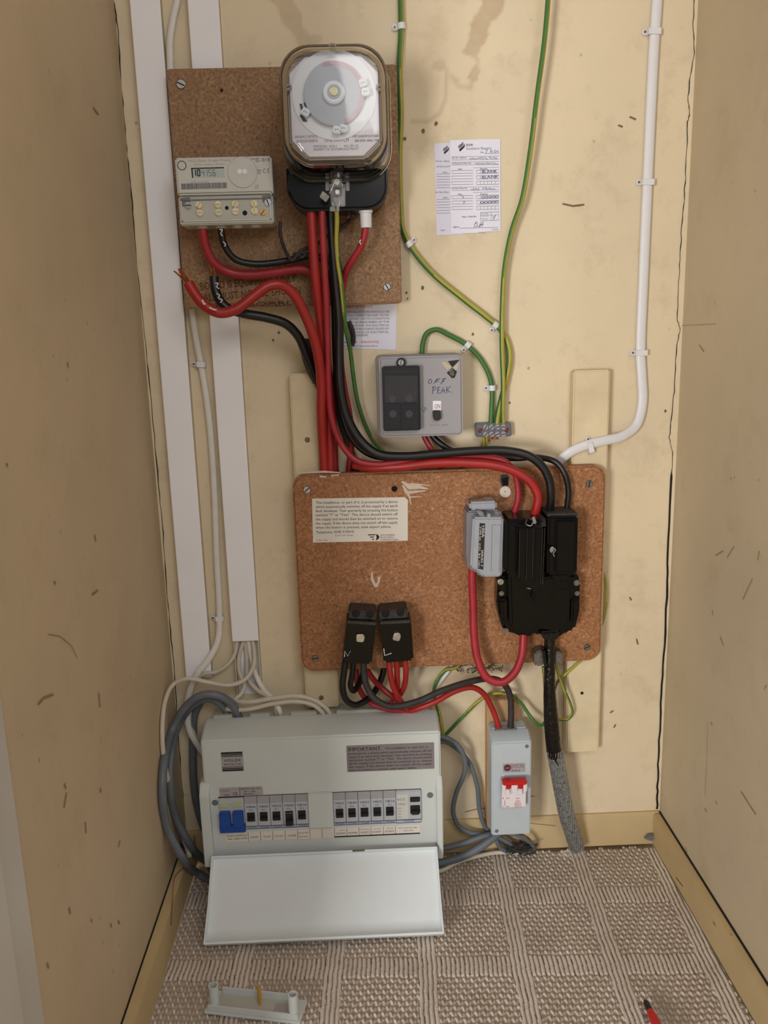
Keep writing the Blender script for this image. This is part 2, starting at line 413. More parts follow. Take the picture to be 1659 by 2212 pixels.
# ------------------------------------------------------------------ room
XL, XR = -.285, .441
ZC = 2.0; YF = -.62
def seg_dist(px_, pz_, a, b):
    ax, az = a; bx, bz = b; dx, dz = bx-ax, bz-az; t = np.clip(((px_-ax)*dx+(pz_-az)*dz)/(dx*dx+dz*dz+1e-12), 0, 1)
    return np.hypot(px_-ax-t*dx, pz_-az-t*dz), t
def stain_field(xs, zs):
    s = np.zeros_like(xs)
    wob = .0028*np.sin(xs*150+zs*95)+.0022*np.sin(zs*190-xs*80)+.0008*np.sin(zs*520+xs*300)
    # drips, given as pixel polylines with half-widths and strength
    for pts, ws, st in (
        ([(590, -40), (618, 20), (640, 70), (662, 100)], [26, 20, 14, 9], .38),
        ([(662, 100), (690, 84)], [8, 5], .3),
        ([(1070, -40), (1060, 10), (1045, 55), (1025, 80)], [30, 22, 17, 14], .55),
        ([(1025, 80), (1018, 105), (1032, 130), (1026, 165)], [14, 13, 9, 5], .5),
        ([(950, 140), (972, 152), (985, 175)], [9, 7, 5], .45)):
        for i in range(len(pts)-1):
            a, b = P(*pts[i]), P(*pts[i+1]); d, t = seg_dist(xs, zs, (a.x, a.z), (b.x, b.z))
            w = (ws[i]+(ws[i+1]-ws[i])*t)*mpp()+wob
            s = np.maximum(s, st*np.clip((w-d)/.003+.5, 0, 1)*(0.8+.2*np.clip(d/np.maximum(w, 1e-4), 0, 1)))
    # tide rings
    for pts, w, st in (([(965, 150), (963, 190), (962, 215), (950, 245), (925, 262), (890, 262)], 4.5, .42),
                       ([(975, 165), (990, 185), (1015, 190), (1026, 160)], 4.5, .38),
                       ([(935, 60), (930, 120), (935, 190)], 26, .16), ([(900, 90), (905, 200)], 26, .12)):
        for i in range(len(pts)-1):
            a, b = P(*pts[i]), P(*pts[i+1]); d, t = seg_dist(xs, zs, (a.x, a.z), (b.x, b.z))
            s = np.maximum(s, st*np.clip(1-d/(w*mpp()*1.5), 0, 1))
    return s
def grid_obj(name, fn, nu, nv, matk, attr=None, origin=(0, 0, 0), flip=False):
    u, v = np.meshgrid(np.linspace(0, 1, nu), np.linspace(0, 1, nv)); pts = fn(u.ravel(), v.ravel())
    idx = np.arange(nu*nv).reshape(nv, nu)
    q = np.stack([idx[:-1, :-1], idx[:-1, 1:], idx[1:, 1:], idx[1:, :-1]], -1).reshape(-1, 4)
    if flip: q = q[:, ::-1]
    me = bpy.data.meshes.new(name); me.from_pydata((pts-np.array(origin)).tolist(), [], q.tolist()); me.shade_smooth()
    me.materials.append(M[matk])
    if attr is not None:
        a = me.attributes.new(attr[0], 'FLOAT', 'POINT'); a.data.foreach_set('value', attr[1](pts).astype(np.float32))
    o = bpy.data.objects.new(name, me); COL.objects.link(o); o.location = origin; return o
def jag(pts, n=6, amp=1.2):
    out = []
    for i in range(len(pts)-1):
        for k in range(n):
            t = k/n; out.append((pts[i][0]+(pts[i+1][0]-pts[i][0])*t+random.uniform(-amp, amp), pts[i][1]+(pts[i+1][1]-pts[i][1])*t))
    out.append(pts[-1]); return out

wb = grid_obj('wall_back', lambda u, v: np.stack([XL+(XR-XL)*u, 0*u, 1.35*v], -1), 243, 450, 'wall',
              ('stain', lambda p: stain_field(p[:, 0], p[:, 2])))
tag(wb, kind='structure')
ORG['wall_back'] = Vector((0, 0, 0))
mb = MB()
mb.add([(XL, .002, 0), (XR, .002, 0), (XR, .002, ZC), (XL, .002, ZC), (XL, .05, 0), (XR, .05, 0), (XR, .05, ZC), (XL, .05, ZC)],
       [(0, 1, 2, 3), (4, 7, 6, 5), (3, 2, 6, 7), (0, 4, 5, 1), (0, 3, 7, 4), (1, 5, 6, 2)], 'wall')
# cracks along both corners, pin holes and scuffs of the back wall
LC = [(247, 5), (256, 70), (262, 180), (268, 250), (273, 320), (283, 400), (290, 500), (298, 590), (310, 700), (320, 800), (333, 940), (345, 1070), (352, 1150), (361, 1290), (370, 1380), (378, 1470), (385, 1580), (392, 1680), (400, 1770)]
mb.pstroke(jag(LC, 5, 1.0), .0012, [random.uniform(.8, 2.4) for _ in range((len(LC)-1)*5+1)], 'dark')
RC = [(1500, 0), (1496, 60), (1501, 115), (1490, 165), (1486, 220), (1490, 246), (1485, 262), (1482, 360), (1478, 420), (1473, 490), (1468, 560), (1466, 620), (1463, 690), (1469, 710), (1462, 745), (1458, 830), (1450, 905), (1446, 945), (1453, 980), (1450, 1030), (1442, 1200), (1440, 1290), (1434, 1420), (1428, 1520), (1423, 1620), (1420, 1700), (1419, 1748)]
n = (len(RC)-1)*5+1
mb.pstroke(jag(RC, 5, 1.2), .0012, [random.uniform(.8, 2.0)+(3.0 if i > n*.72 else 0) for i in range(n)], 'dark')
for px, py, r in ((942, 267, 4), (914, 284, 4), (874, 300, 4), (913, 622, 4), (878, 632, 3), (1021, 722, 3), (603, 718, 3), (590, 735, 3), (880, 645, 2), (1437, 888, 3), (1270, 943, 5), (1092, 827, 2)):
    c = P(px, py); rr = r*mpp(); mb.rpoly([(c.x+rr*random.uniform(.6, 1.1)*math.cos(a*.9), c.z+rr*random.uniform(.7, 1.3)*math.sin(a*.9)) for a in range(7)], .0012, 'darkspot')
for a in ([(1215, 440), (1238, 445), (1262, 442)], [(1325, 1535), (1318, 1540)], [(1330, 1565), (1326, 1572)], [(1335, 270), (1345, 274)], [(1360, 252), (1374, 258)], [(1375, 1380), (1378, 1392)], [(1360, 1290), (1364, 1297)], [(1100, 868), (1102, 872)]):
    mb.pstroke(a, .0012, [3]+[3.5]*(len(a)-1), 'darkspot')
# red pencil marks near the skirting
mb.pstroke([(1005, 1754), (1030, 1748), (1048, 1746)], .0013, 1.5, 'pencil'); mb.pstroke([(1140, 1720), (1155, 1720)], .0013, 1.5, 'pencil')
mb.build('crack_marks', wb, smooth=0)

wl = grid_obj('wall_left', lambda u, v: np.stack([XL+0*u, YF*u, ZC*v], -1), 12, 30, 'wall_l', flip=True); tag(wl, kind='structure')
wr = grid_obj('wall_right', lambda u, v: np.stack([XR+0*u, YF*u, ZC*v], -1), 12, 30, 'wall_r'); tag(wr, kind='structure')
mb = MB()
def xmark(px, x, w, k):     # marks on a side wall
    q = [X(a, b, x) for a, b in px]; vs = []; fs = []
    for i, p in enumerate(q):
        a, b = q[max(i-1, 0)], q[min(i+1, len(q)-1)]; d = Vector((b.y-a.y, b.z-a.z)); d = Vector((-d.y, d.x)).normalized()*(w[i] if isinstance(w, list) else w)*mpp()*.4
        vs += [(p.x, p.y+d.x, p.z+d.y), (p.x, p.y-d.x, p.z-d.y)]
        if i: fs.append((2*i-2, 2*i, 2*i+1, 2*i-1))
    mb.add(vs, fs, k)
xl = XL+.001
for a in ([(147, 782), (148, 794)], [(202, 232), (214, 248)], [(200, 1285), (212, 1275)], [(83, 1522), (95, 1508), (116, 1500)], [(140, 1692), (143, 1704)], [(217, 1702), (219, 1712)], [(257, 1830), (260, 1815)],
          [(214, 1496), (217, 1528)], [(198, 1985), (199, 1992)], [(240, 1995), (242, 2003)], [(256, 1988), (259, 1996)], [(105, 1370), (130, 1374), (155, 1395), (168, 1422)], [(139, 1745), (145, 1712)], [(185, 1775), (187, 1800)], [(205, 1155), (208, 1170)], [(118, 1255), (121, 1262)], [(15, 1000), (17, 1008)], [(103, 2080), (106, 2092)], [(150, 1960), (153, 1975)]):
    xmark(a, xl, 4 if len(a) < 4 else 1.5, 'scuff')
ORG['wall_left'] = Vector((0, 0, 0)); mb.build('scuff_marks', wl, smooth=0)
mb = MB(); xr = XR-.001
for a in ([(1538, 1318), (1539, 1328)], [(1545, 1200), (1562, 1190)], [(1570, 1205), (1585, 1180)], [(1604, 1295), (1625, 1250)], [(1555, 1375), (1562, 1395)], [(1600, 1710), (1632, 1760)], [(1510, 745), (1520, 760)], [(1465, 704), (1500, 702), (1545, 700)], [(1522, 1745), (1526, 1755)], [(1545, 1730), (1548, 1738)],
          [(1528, 1560), (1526, 1650), (1522, 1720)], [(1655, 1480), (1650, 1490)], [(1480, 1830), (1485, 1850)], [(1585, 1030), (1586, 1033)], [(1640, 1190), (1636, 1210)], [(1535, 1560), (1538, 1568)]):
    xmark(a, xr, 2.4 if len(a) < 3 else 1.0, 'scuff')
ORG['wall_right'] = Vector((0, 0, 0)); mb.build('scuff_marks', wr, smooth=0)
mb = MB().box(XL-.05, XR+.05, -.05, .62, ZC, ZC+.05, 'wall'); tag(mb.build('ceiling'), kind='structure')
mb = MB().box(-1.2, 1.4, -.05, 2.4, -.06, -.012, 'base'); tag(mb.build('floor'), kind='structure')
# skirting boards
def poly3(mb, q, k): mb.add(q, [tuple(range(len(q)))], k)
mb = MB().profile([(0, 0), (.007, 0), (.007, .048), (.004, .053), (0, .053)], XL, XR, 'base'); 
mb.pstroke([(1100, 1785), (1140, 1778), (1200, 1784)], .0075, 1.5, 'darkspot'); tag(mb.build('baseboard_back'), kind='structure')
mb = MB(); mb.box(XL, XL+.0145, .007, .555, 0, .052, 'base', .0015); mb.box(XL, XL+.002, .007, .555, .052, .0528, 'dark'); tag(mb.build('baseboard_left'), kind='structure')
mb = MB(); mb.box(XR-.0115, XR, .007, .6, 0, .052, 'base', .0015); mb.box(XR-.0025, XR, .004, .6, .052, .0535, 'dark')
for a in ([(1460, 1895), (1475, 1915)], [(1578, 2015), (1581, 2022)], [(1540, 1990), (1545, 2000)]):
    xmark(a, XR-.0118, 2.5, 'dark')
tag(mb.build('baseboard_right'), kind='structure')
# door lining at the front left of the cupboard
mb = MB(); mb.box(XL-.05, XL+.004, .545, .60, 0, ZC, 'framepaint', .003)
mb.box(XL-.05, XL+.016, .60, .72, 0, ZC, 'framepaint', .006, 3); tag(mb.build('trim_1'), kind='structure')
mb = MB().box(XR, XR+.06, .60, .72, 0, ZC, 'framepaint', .005); tag(mb.build('trim_2'), kind='structure')

# ------------------------------------------------------------------ carpet: woven relief
def carpet():
    x0, x1, y0, y1 = XL+.0145, XR-.0115, -.008, -.50; res = .00105
    nx = int((x1-x0)/res); ny = int((y0-y1)/res)
    x, y = np.meshgrid(np.linspace(x0, x1, nx), np.linspace(y0, y1, ny)); x = x.ravel(); y = y.ravel()
    rng = np.random.RandomState(3); th = .045
    # gentle irregularity of the weave
    X_ = x*math.cos(th)+(-y)*math.sin(th)*1.0; Y_ = -y*math.cos(th)-x*math.sin(th)
    X_ = X_+.0004*np.sin(Y_*61+X_*31)+.0003*np.sin(Y_*211); Y_ = Y_+.0007*np.sin(X_*97)+.0007*np.sin(X_*233+Y_*50)
    px_ = .1185; py_ = .1325
    u = (X_+.046+.012) % px_; v = (Y_-.084+.0) % py_
    inV = u < .024; inH = (v < .036) & ~inV; blk = ~(inV | inH)
    def ribs(a, p): return np.abs(np.sin(np.pi*a/p))**.6
    h = np.zeros_like(x); c = np.zeros_like(x)
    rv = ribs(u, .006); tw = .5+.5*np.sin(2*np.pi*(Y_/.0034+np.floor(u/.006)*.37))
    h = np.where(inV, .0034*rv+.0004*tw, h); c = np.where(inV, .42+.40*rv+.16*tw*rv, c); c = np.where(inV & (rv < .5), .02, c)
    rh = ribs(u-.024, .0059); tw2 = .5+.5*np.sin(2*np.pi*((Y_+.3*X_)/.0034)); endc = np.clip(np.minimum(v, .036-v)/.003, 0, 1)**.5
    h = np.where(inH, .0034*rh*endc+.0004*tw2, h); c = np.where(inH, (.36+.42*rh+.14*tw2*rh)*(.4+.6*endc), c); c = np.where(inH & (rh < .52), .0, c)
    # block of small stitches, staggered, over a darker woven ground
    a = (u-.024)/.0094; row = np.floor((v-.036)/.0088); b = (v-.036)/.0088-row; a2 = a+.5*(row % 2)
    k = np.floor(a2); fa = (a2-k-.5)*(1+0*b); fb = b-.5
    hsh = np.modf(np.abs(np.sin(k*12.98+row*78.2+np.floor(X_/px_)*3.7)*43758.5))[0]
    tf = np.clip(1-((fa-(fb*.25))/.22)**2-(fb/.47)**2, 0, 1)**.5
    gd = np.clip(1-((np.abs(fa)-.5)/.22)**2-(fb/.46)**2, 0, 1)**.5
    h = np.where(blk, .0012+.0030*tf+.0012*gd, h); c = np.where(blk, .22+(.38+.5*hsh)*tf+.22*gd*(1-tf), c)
    fray = .0035*np.sin(x*140)+.002*np.sin(x*390)
    h = np.where(-y < .012+fray, h*.3-.002, h)
    rag = np.clip((-y-.008)/.01, 0, 1)
    # worn tuft of pale fluff where the supply cable enters the floor
    fd = F(1232, 1832); d = np.hypot(x-fd.x, y-fd.y); h = h+.004*np.clip(1-d/.02, 0, 1); c = np.where(d < .022, np.maximum(c, .75+.25*np.sin(x*2100)*np.sin(y*1900)), c)
    me = bpy.data.meshes.new('carpet'); pts = np.stack([x, y, h-.0045+.0], -1)
    idx = np.arange(nx*ny).reshape(ny, nx); q = np.stack([idx[:-1, :-1], idx[1:, :-1], idx[1:, 1:], idx[:-1, 1:]], -1).reshape(-1, 4)
    me.vertices.add(len(pts)); me.vertices.foreach_set('co', pts.astype(np.float32).ravel())
    me.loops.add(q.size); me.loops.foreach_set('vertex_index', q.ravel().astype(np.int32))
    me.polygons.add(len(q)); me.polygons.foreach_set('loop_start', (np.arange(len(q))*4).astype(np.int32)); me.polygons.foreach_set('loop_total', np.full(len(q), 4, np.int32))
    me.update(calc_edges=True); me.shade_smooth()
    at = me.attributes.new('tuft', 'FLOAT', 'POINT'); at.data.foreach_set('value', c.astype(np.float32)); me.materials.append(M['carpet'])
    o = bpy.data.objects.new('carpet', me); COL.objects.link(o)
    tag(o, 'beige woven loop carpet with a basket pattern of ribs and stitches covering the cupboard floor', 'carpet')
carpet()

# ------------------------------------------------------------------ battens and trunking
def vbox(px0, px1, ytop, ybot, o0, o1, k, b=.001):
    """x from two pixel columns read at mid height of the piece; z from pixel rows"""
    ym = (ytop+ybot)/2; xm = (px0+px1)/2
    return (P(px0, ym, o1).x, P(px1, ym, o1).x, o0, o1, P(xm, ybot, o1).z, P(xm, ytop, o1).z, k, b)
mb = MB().box(*vbox(1231, 1306, 800, 1625, 0, .021, 'wood', .002))
o = mb.build('wooden_batten'); tag(o, 'cream painted wooden batten on the right, sticking out above and below the lower board', 'batten', 'painted battens behind the lower board')
for px, py in ((1257, 1497),):
    c = P(px, py, .0212); M2 = MB().cyl(c, .0022, .0008, 'dark'); M2.build('screw_hole', o)
mb = MB(); x0, x1 = P(629, 900, .02).x, P(706, 900, .02).x
mb.box(x0, x1, 0, .02, P(680, 1530, .02).z, P(660, 806, .02).z, 'wood', .002)
o = mb.build('wooden_batten'); tag(o, 'cream painted wooden batten on the left, behind the bundle of red and black cables', 'batten', 'painted battens behind the lower board')
c = P(664, 950, .02); MB().cyl(c, .0036, .0006, 'darkspot').build('screw_hole', o)
c = P(694, 1507, .02); MB().cyl(c, .0036, .0006, 'darkspot').build('screw_hole', o)
# pale backing strips glimpsed behind the cables
mb = MB().box(P(724, 900, .004).x, P(800, 900, .004).x, 0, .004, P(750, 1530, .004).z, P(750, 960, .004).z, 'wood', .0005)
tag(mb.build('backing_panel'), 'pale backing panel on the wall behind the left side of the lower board', 'panel')
mb = MB().box(P(1052, 1560, .02).x, P(1121, 1560, .02).x, 0, .02, P(1085, 1800, .02).z, P(1085, 1512, .02).z, 'woodraw', .001)
tag(mb.build('mounting_block'), 'bare pine mounting block behind the small grey isolator switch', 'block')

# left trunking runs the full height; right one stops above the distribution board
x0, x1 = P(341, 730, .016).x, P(401, 730, .016).x
mb = MB(); mb.box(x0+.0015, x1-.0005, 0, .0145, P(425, 1464, .014).z, 1.34, 'trunk_side'); mb.box(x0, x1, .0135, .0165, P(425, 1462, .016).z, 1.34, 'trunk', .0008)
tag(mb.build('cable_trunking'), 'wide white cable trunking on the far left, nearest the left wall', 'trunking', 'white cable trunking')
TX0, TX1 = P(454, 700, .016).x, P(514, 700, .016).x
r = root('cable_trunking', ((TX0+TX1)/2, 0, P(525, 1385, .016).z), 'white cable trunking passing behind the upper chipboard, cables fanning out of its cut bottom end', 'trunking', 'white cable trunking')
mb = MB(); zb = P(525, 1500, .003).z
mb.box(TX0+.001, TX1+.001, 0, .002, zb, 1.34, 'trunk'); mb.box(TX0+.001, TX0+.0025, .002, .014, zb+.004, 1.34, 'trunk_side'); mb.box(TX1-.001, TX1+.001, .002, .014, zb+.004, 1.34, 'trunk_side')
mb.build('channel', r); MB().box(TX0, TX1+.001, .0135, .0165, P(525, 1385, .016).z, 1.34, 'trunk', .0008).build('lid', r)

# ------------------------------------------------------------------ upper chipboard
B1 = .034
r = root('meter_board', P(640, 655, .018), 'upper square brown chipboard panel carrying the meter and the time switch', 'board')
zt, zb_ = P(480, 146, B1).z, P(600, 662, B1).z
x0, x1 = P(378, 400, B1).x, P(863, 400, B1).x
MB().prism(rrect(x0, x1, zb_, zt, .004), .0168, B1, 'chip', .0015).build('panel', r)
screw(r, 391, 182, B1, .0058, 'steel', -25, label='bright slotted screw near the top left corner'); screw(r, 836, 620, B1, .0048, 'steel', -60)
mb = MB(); c = P(479, 195, B1+.0003); mb.cyl(c, .0018, .0003, 'dark')
mb.build('pilot_hole', r)
mb = MB(); o_ = B1+.0003
mb.ptext("BOARD IS EQUIPMENT ONLY", (434, 627), (640, 608), o_, 15, 'stamp'); mb.ptext("ALL MUST NOT BE SHOWN", (440, 651), (650, 634), o_, 15, 'stamp'); mb.ptext("THIS BOARD", (460, 664), (640, 657), o_, 7, 'stamp')
mb.build('stamped_lettering', r, smooth=0)

# ------------------------------------------------------------------ lower hardboard
B2 = .039
r2 = root('service_board', P(970, 1430, .021), 'lower wide reddish hardboard panel with rounded corners, carrying the fuse and connector blocks', 'board')
x0, x1 = P(640, 1230, B2).x, P(1304, 1215, B2).x; zt, zb_ = P(960, 1016, B2).z, P(960, 1440, B2).z
MB().prism(rrect(x0, x1, zb_, zt, .019, 8), .0215, B2, 'hard', .003, 3).build('panel', r2)
for px, py, k, a, rr in ((663, 1058, 'steel', 40, .005), (1273, 1045, 'dullsteel', 80, .005), (1268, 1398, 'dullsteel', 20, .005), (681, 1422, 'dullsteel', 5, .005)):
    screw(r2, px, py, B2, rr, k, a, .0008)
mb = MB().cyl(P(852, 1056, B2), .004, .0004, 'bake'); mb.build('hole', r2)
mb = MB().cyl(P(1091, 1062, B2), .0078, .003, 'lilac', seg=28, b=.0008); mb.cyl(P(1091, 1062, B2+.003), .0007, .0002, 'dark'); mb.build('screw_cap', r2)['label'] = 'round cream screw cap'
mb = MB(); o_ = B2+.0004
mb.poly([(1082, 1026), (1094, 1024), (1100, 1030), (1098, 1050), (1084, 1051), (1080, 1040)], o_, 'bakedust'); mb.poly([(1084, 1034), (1097, 1030), (1098, 1048), (1086, 1049)], o_+.0001, 'bake')
mb.build('tar_mark', r2, smooth=0); mb = MB()
for a, w in (([(868, 1040), (885, 1052), (905, 1052), (925, 1056)], [4, 12, 8, 2]), ([(870, 1048), (878, 1062), (884, 1072), (888, 1090)], [3, 8, 4, 2]), ([(880, 1064), (900, 1062), (920, 1060)], [8, 5, 2]), ([(876, 1045), (900, 1046), (930, 1049)], [2, 4, 1]), ([(885, 1074), (900, 1073), (912, 1073)], [3, 2, 1]),
             ([(803, 1236), (804, 1252), (812, 1268)], [3, 7, 6]), ([(812, 1268), (818, 1256), (819, 1246)], [7, 5, 6])):
    mb.pstroke(a, o_+.0002*random.random(), w, 'smear')
mb.build('paint_smear', r2, smooth=0); mb = MB()
for a, w in (([(646, 1022), (700, 1019), (735, 1021)], [3, 5, 2]), ([(690, 1029), (705, 1030)], [4, 4]), ([(715, 1027), (732, 1026)], [3, 3])):
    mb.pstroke(a, o_, w, 'smear')
mb.build('paint_flake', r2, smooth=0); mb = MB()
for a in ([(917, 1410), (929, 1402)], [(930, 1258), (935, 1254)], [(1043, 1306), (1050, 1309)], [(1080, 1411), (1084, 1410)]): mb.pstroke(a, o_, 3, 'boardedge')
mb.build('scratch_mark', r2, smooth=0)
mb = MB(); q = [(674, 1077), (874, 1074), (881, 1080), (881, 1168), (676, 1172)]; mb.pprism(q, B2, B2+.0004, 'sticker'); o_ = B2+.0006
L = ["This installation, or part of it, is protected by a device", "which automatically switches off the supply if an earth", "fault develops. Test quarterly by pressing the button", 'marked "T" or "Test". The device should switch off', "the supply and should then be switched on to restore", "the supply. If the device does not switch off the supply", "when the button is pressed, seek expert advice."]
for i, t in enumerate(L):
    y = 1088.5+i*8.95; mb.ptext(t, (682, y), (859 if i < 6 else 845, y-2.2), o_, 5.6, 'ink')
mb.ptext("Telephone: 0345 010410", (683, 1152.5), (764, 1151), o_, 5.8, 'ink'); mb.ptext("(Local Call Charge)", (724, 1158), (763, 1157.3), o_, 3.2, 'inkgrey'); mb.ptext("(S 386-2 8/95)", (683, 1168.5), (708, 1168), o_, 2.8, 'inkgrey')
mb.ptext("SOUTHERN", (822, 1157.5), (852, 1157), o_, 3.2, 'ink'); mb.ptext("ELECTRIC", (822, 1162.5), (851, 1162), o_, 3.2, 'ink'); mb.ptext("CONTRACTING", (822, 1167.5), (860, 1167), o_, 3.2, 'ink')
mb.pstroke([(795, 1155.5), (811, 1155)], o_, 2.2, 'ink'); mb.pstroke([(799, 1160.3), (808, 1160)], o_, 2, 'ink'); mb.pstroke([(803, 1165), (808, 1164.8)], o_, 2, 'ink')
mb.poly([(812, 1154), (816, 1155), (819, 1158), (819.5, 1161), (817, 1165), (812, 1167.5), (813.5, 1161)], o_, 'ink')
mb.build('notice_sticker', r2, smooth=0)['label'] = 'cream sticker with seven lines of small black print'

# ------------------------------------------------------------------ electricity meter
FM = .085
r = root('electricity_meter', P(485, 488, B1), 'grey electricity meter with a small liquid crystal display on the left of the chipboard', 'electricity meter')
xa, xb = P(381, 412, FM).x, P(592, 412, FM).x
xa = (P(375, 340, FM).x+P(387, 487, FM).x)/2; xb = P(590, 420, FM).x
zt, zm, zb_ = P(480, 337, FM).z, P(490, 421, FM).z, P(492, 484, FM).z
mb = MB(); mb.box(xa, xb, B1, FM-.004, zm, zt, 'meter', .002)
mb.box(xa+.0008, xb-.0008, FM-.006, FM, zm+.001, zt-.001, 'meter', .0025); mb.build('body', r)
MB().box(xa+.001, xb-.001, B1, FM-.002, zb_, zm-.0006, 'meter2', .0015).build('terminal_block', r)
mb = MB(); o_ = FM-.0017
xi0, xi1, zi0, zi1 = xa+.004, xb-.004, zb_+.004, zm-.004
mb.box(xi0, xi1, FM-.002, FM-.0008, zi0, zi0+.0012, 'meter'); mb.box(xi0, xi1, FM-.002, FM-.0008, zi1-.0012, zi1, 'inkgrey'); mb.box(xi0, xi0+.0012, FM-.002, FM-.0008, zi0, zi1, 'meter'); mb.box(xi1-.0012, xi1, FM-.002, FM-.0008, zi0, zi1, 'meter')
mb.poly([(390, 428), (410, 426), (412, 440), (404, 447), (391, 446)], o_, 'inkgrey'); mb.poly([(566, 423), (585, 421), (588, 440), (578, 445), (567, 436)], o_, 'inkgrey')
mb.build('cover_rim', r)
for px, py, k in ((430, 443, 'brass'), (432, 460, 'brass'), (471, 442, 'brass'), (472, 459, 'brass'), (508, 441, 'brass'), (509, 457, 'brass'), (549, 440, 'brass'), (550, 456, 'brass'), (568, 459, 'gold'), (407, 444, 'steel'), (579, 438, 'steel')):
    screw(r, px, py, FM-.0018, .0042 if k != 'gold' else .0036, k, random.choice((50, 60, 110, 0)), .0022)
mb = MB(); mb.cyl(P(490, 449, FM-.0018), .0022, .0004, 'dark'); mb.cyl(P(529, 460, FM-.0018), .0028, .0004, 'dark'); mb.build('test_hole', r)
mb = MB(); c = P(484, 374, FM); q = pp([(413, 363), (484, 361), (486, 383), (415, 384.5)], FM); mb.prism(q, FM-.001, FM+.0002, 'lcd'); a = pp([(413, 363), (484, 361), (484, 363.4), (413.4, 365.4)], FM); mb.rpoly(a, FM+.0004, 'ink')
mb.rpoly(pp([(413, 363), (416, 363), (417.5, 384.4), (415, 384.5)], FM), FM+.0004, 'ink')
# seven segment digits
def seg7(mb, d, x, y, w, h, off, k, lw=1.4):
    sl = .08; S7 = {'0': 'abcdef', '1': 'bc', '4': 'fgbc', '5': 'afgcd', '6': 'afgedc'}
    pt = {'a': ((0, 0), (1, 0)), 'b': ((1, 0), (1, .5)), 'c': ((1, .5), (1, 1)), 'd': ((0, 1), (1, 1)), 'e': ((0, .5), (0, 1)), 'f': ((0, 0), (0, .5)), 'g': ((0, .5), (1, .5))}
    for s_ in S7[d]: mb.pstroke([(x+p[0]*w-p[1]*sl*h*-1, y+p[1]*h-p[0]*.3) for p in pt[s_]], off, lw, k)
for ch, x, k, lw in (('1', 417, 'ink', 2), ('0', 426, 'ink', 2), ('4', 435, 'inkgrey', 1.1), ('1', 442, 'inkgrey', 1.1), ('5', 450.5, 'inkgrey', 1.1), ('6', 459.5, 'inkgrey', 1.1)): seg7(mb, ch, x, 367, 5, 13, FM+.0005, k, lw)
mb.build('display', r, smooth=0)
mb = MB(); o_ = FM+.0003
c = P(524, 372, FM); mb.cyl((c.x, -FM, c.z), .0175, .0006, 'meter', seg=40, b=.0003); mb.ring((c.x, -FM, c.z), .0172, .0176, .0008, 'inkfaint', seg=40)
for px in (517.5, 528.5): mb.cyl(P(px, 370.5, FM+.0006), .0028, .0006, 'whitedial')
mb.build('optical_port', r)
mb = MB(); c = P(393, 357.5, FM); mb.ring((c.x, -FM, c.z), .0046, .0053, .0004, 'ink'); mb.build('ring_mark', r); mb = MB()

mb.ptext("E110", (567, 348.5), (582.5, 348), o_, 6, 'ink'); mb.ptext("Landis", (543, 344.5), (560, 344), o_, 3.4, 'ink'); mb.ptext("Gyr+", (552, 349.5), (563, 349), o_, 3.6, 'ink')
mb.ptext("C E", (568, 373.8), (582, 373.2), o_, 8, 'inkgrey')
for a in ([(555, 367), (563, 366.7), (563, 374.7), (555, 375), (555, 367)], [(557, 369), (561, 368.8), (561, 372.6), (557, 373), (557, 369)]): mb.pstroke(a, o_, .8, 'inkgrey')
mb.ptext("Multi Rate Single Phase", (407, 350), (497, 347.5), o_, 4, 'inkfaint'); mb.ptext("kWh meter direct", (420, 357.5), (486, 355.5), o_, 3.4, 'inkfaint'); mb.ptext("BS EN 220-240V 50Hz", (413, 395), (452, 394), o_, 2.6, 'inkfaint')
x = 391.5; random.seed(11)
while x < 490:
    w = random.choice((1.2, 2, 3.2, 4.4)); t = (x-391)/100
    mb.poly([(x, 396.8-t*3), (x+w, 396.8-t*3), (x+w+.6, 409.3-t*3.2), (x+.6, 409.3-t*3.2)], o_, 'inkgrey'); x += w+random.choice((.6, 1, .7))
mb.ptext("S", (556, 410), (560, 399), o_, 7, 'inkfaint')
mb.build('printing', r, smooth=0)
for px, py in ((437, 487), (477, 486), (513, 486), (552, 484.5)):
    c = P(px, py, FM-.018); MB().cyl((c.x, c.y, zb_+.001), .0068, .004, 'meter2', (0, 0, -1)).build('cable_gland', r)

# ------------------------------------------------------------------ time switch
r = root('time_switch', P(725, 455, B1), 'old time switch under a clear domed cover with a round clock dial', 'time switch')
DF = .150; D0 = .094
fx0, fx1 = P(606, 230, DF).x, P(838, 230, DF).x; fz0, fz1 = P(725, 352, DF).z, P(720, 88, DF).z
bx0, bx1 = fx0-.003, fx1+.004; bz0, bz1 = P(730, 390, D0).z, fz1+.001
# base tray and terminal housing in black
mb = MB(); mb.prism(rrect(bx0+.004, bx1-.004, bz0+.004, bz1-.004, .03, 8), B1, D0-.014, 'tan', .002); mb.build('base_tray', r)
mb = MB(); k0 = P(726, 455, .085).z; tx0, tx1 = P(621, 415, .085).x, P(838, 415, .085).x; kt = bz0+.020
pol = [(tx0, kt), (tx0, k0+.026)]
for i in range(7): a = math.radians(180+90*i/6); pol.append((tx0+.026+.026*math.cos(a), k0+.026+.026*math.sin(a)))
for i in range(7): a = math.radians(270+90*i/6); pol.append((tx1-.026+.026*math.cos(a), k0+.026+.026*math.sin(a)))
pol += [(tx1, kt)]
mb.prism(pol, B1, .088, 'bake', .004, 3); mb.build('terminal_cover', r)
mb = MB(); mb.pprism([(711, 396), (746, 396), (746, 446), (716, 446)], .087, .0895, 'gbox', .001); mb.pprism([(703, 394), (711, 394), (711, 412), (703, 412)], .087, .089, 'gbox', .0005); mb.pprism([(747, 394), (755, 394), (755, 412), (747, 412)], .087, .089, 'gbox', .0005)
mb.build('centre_plate', r)['label'] = 'grey plate in the middle of the black terminal cover'
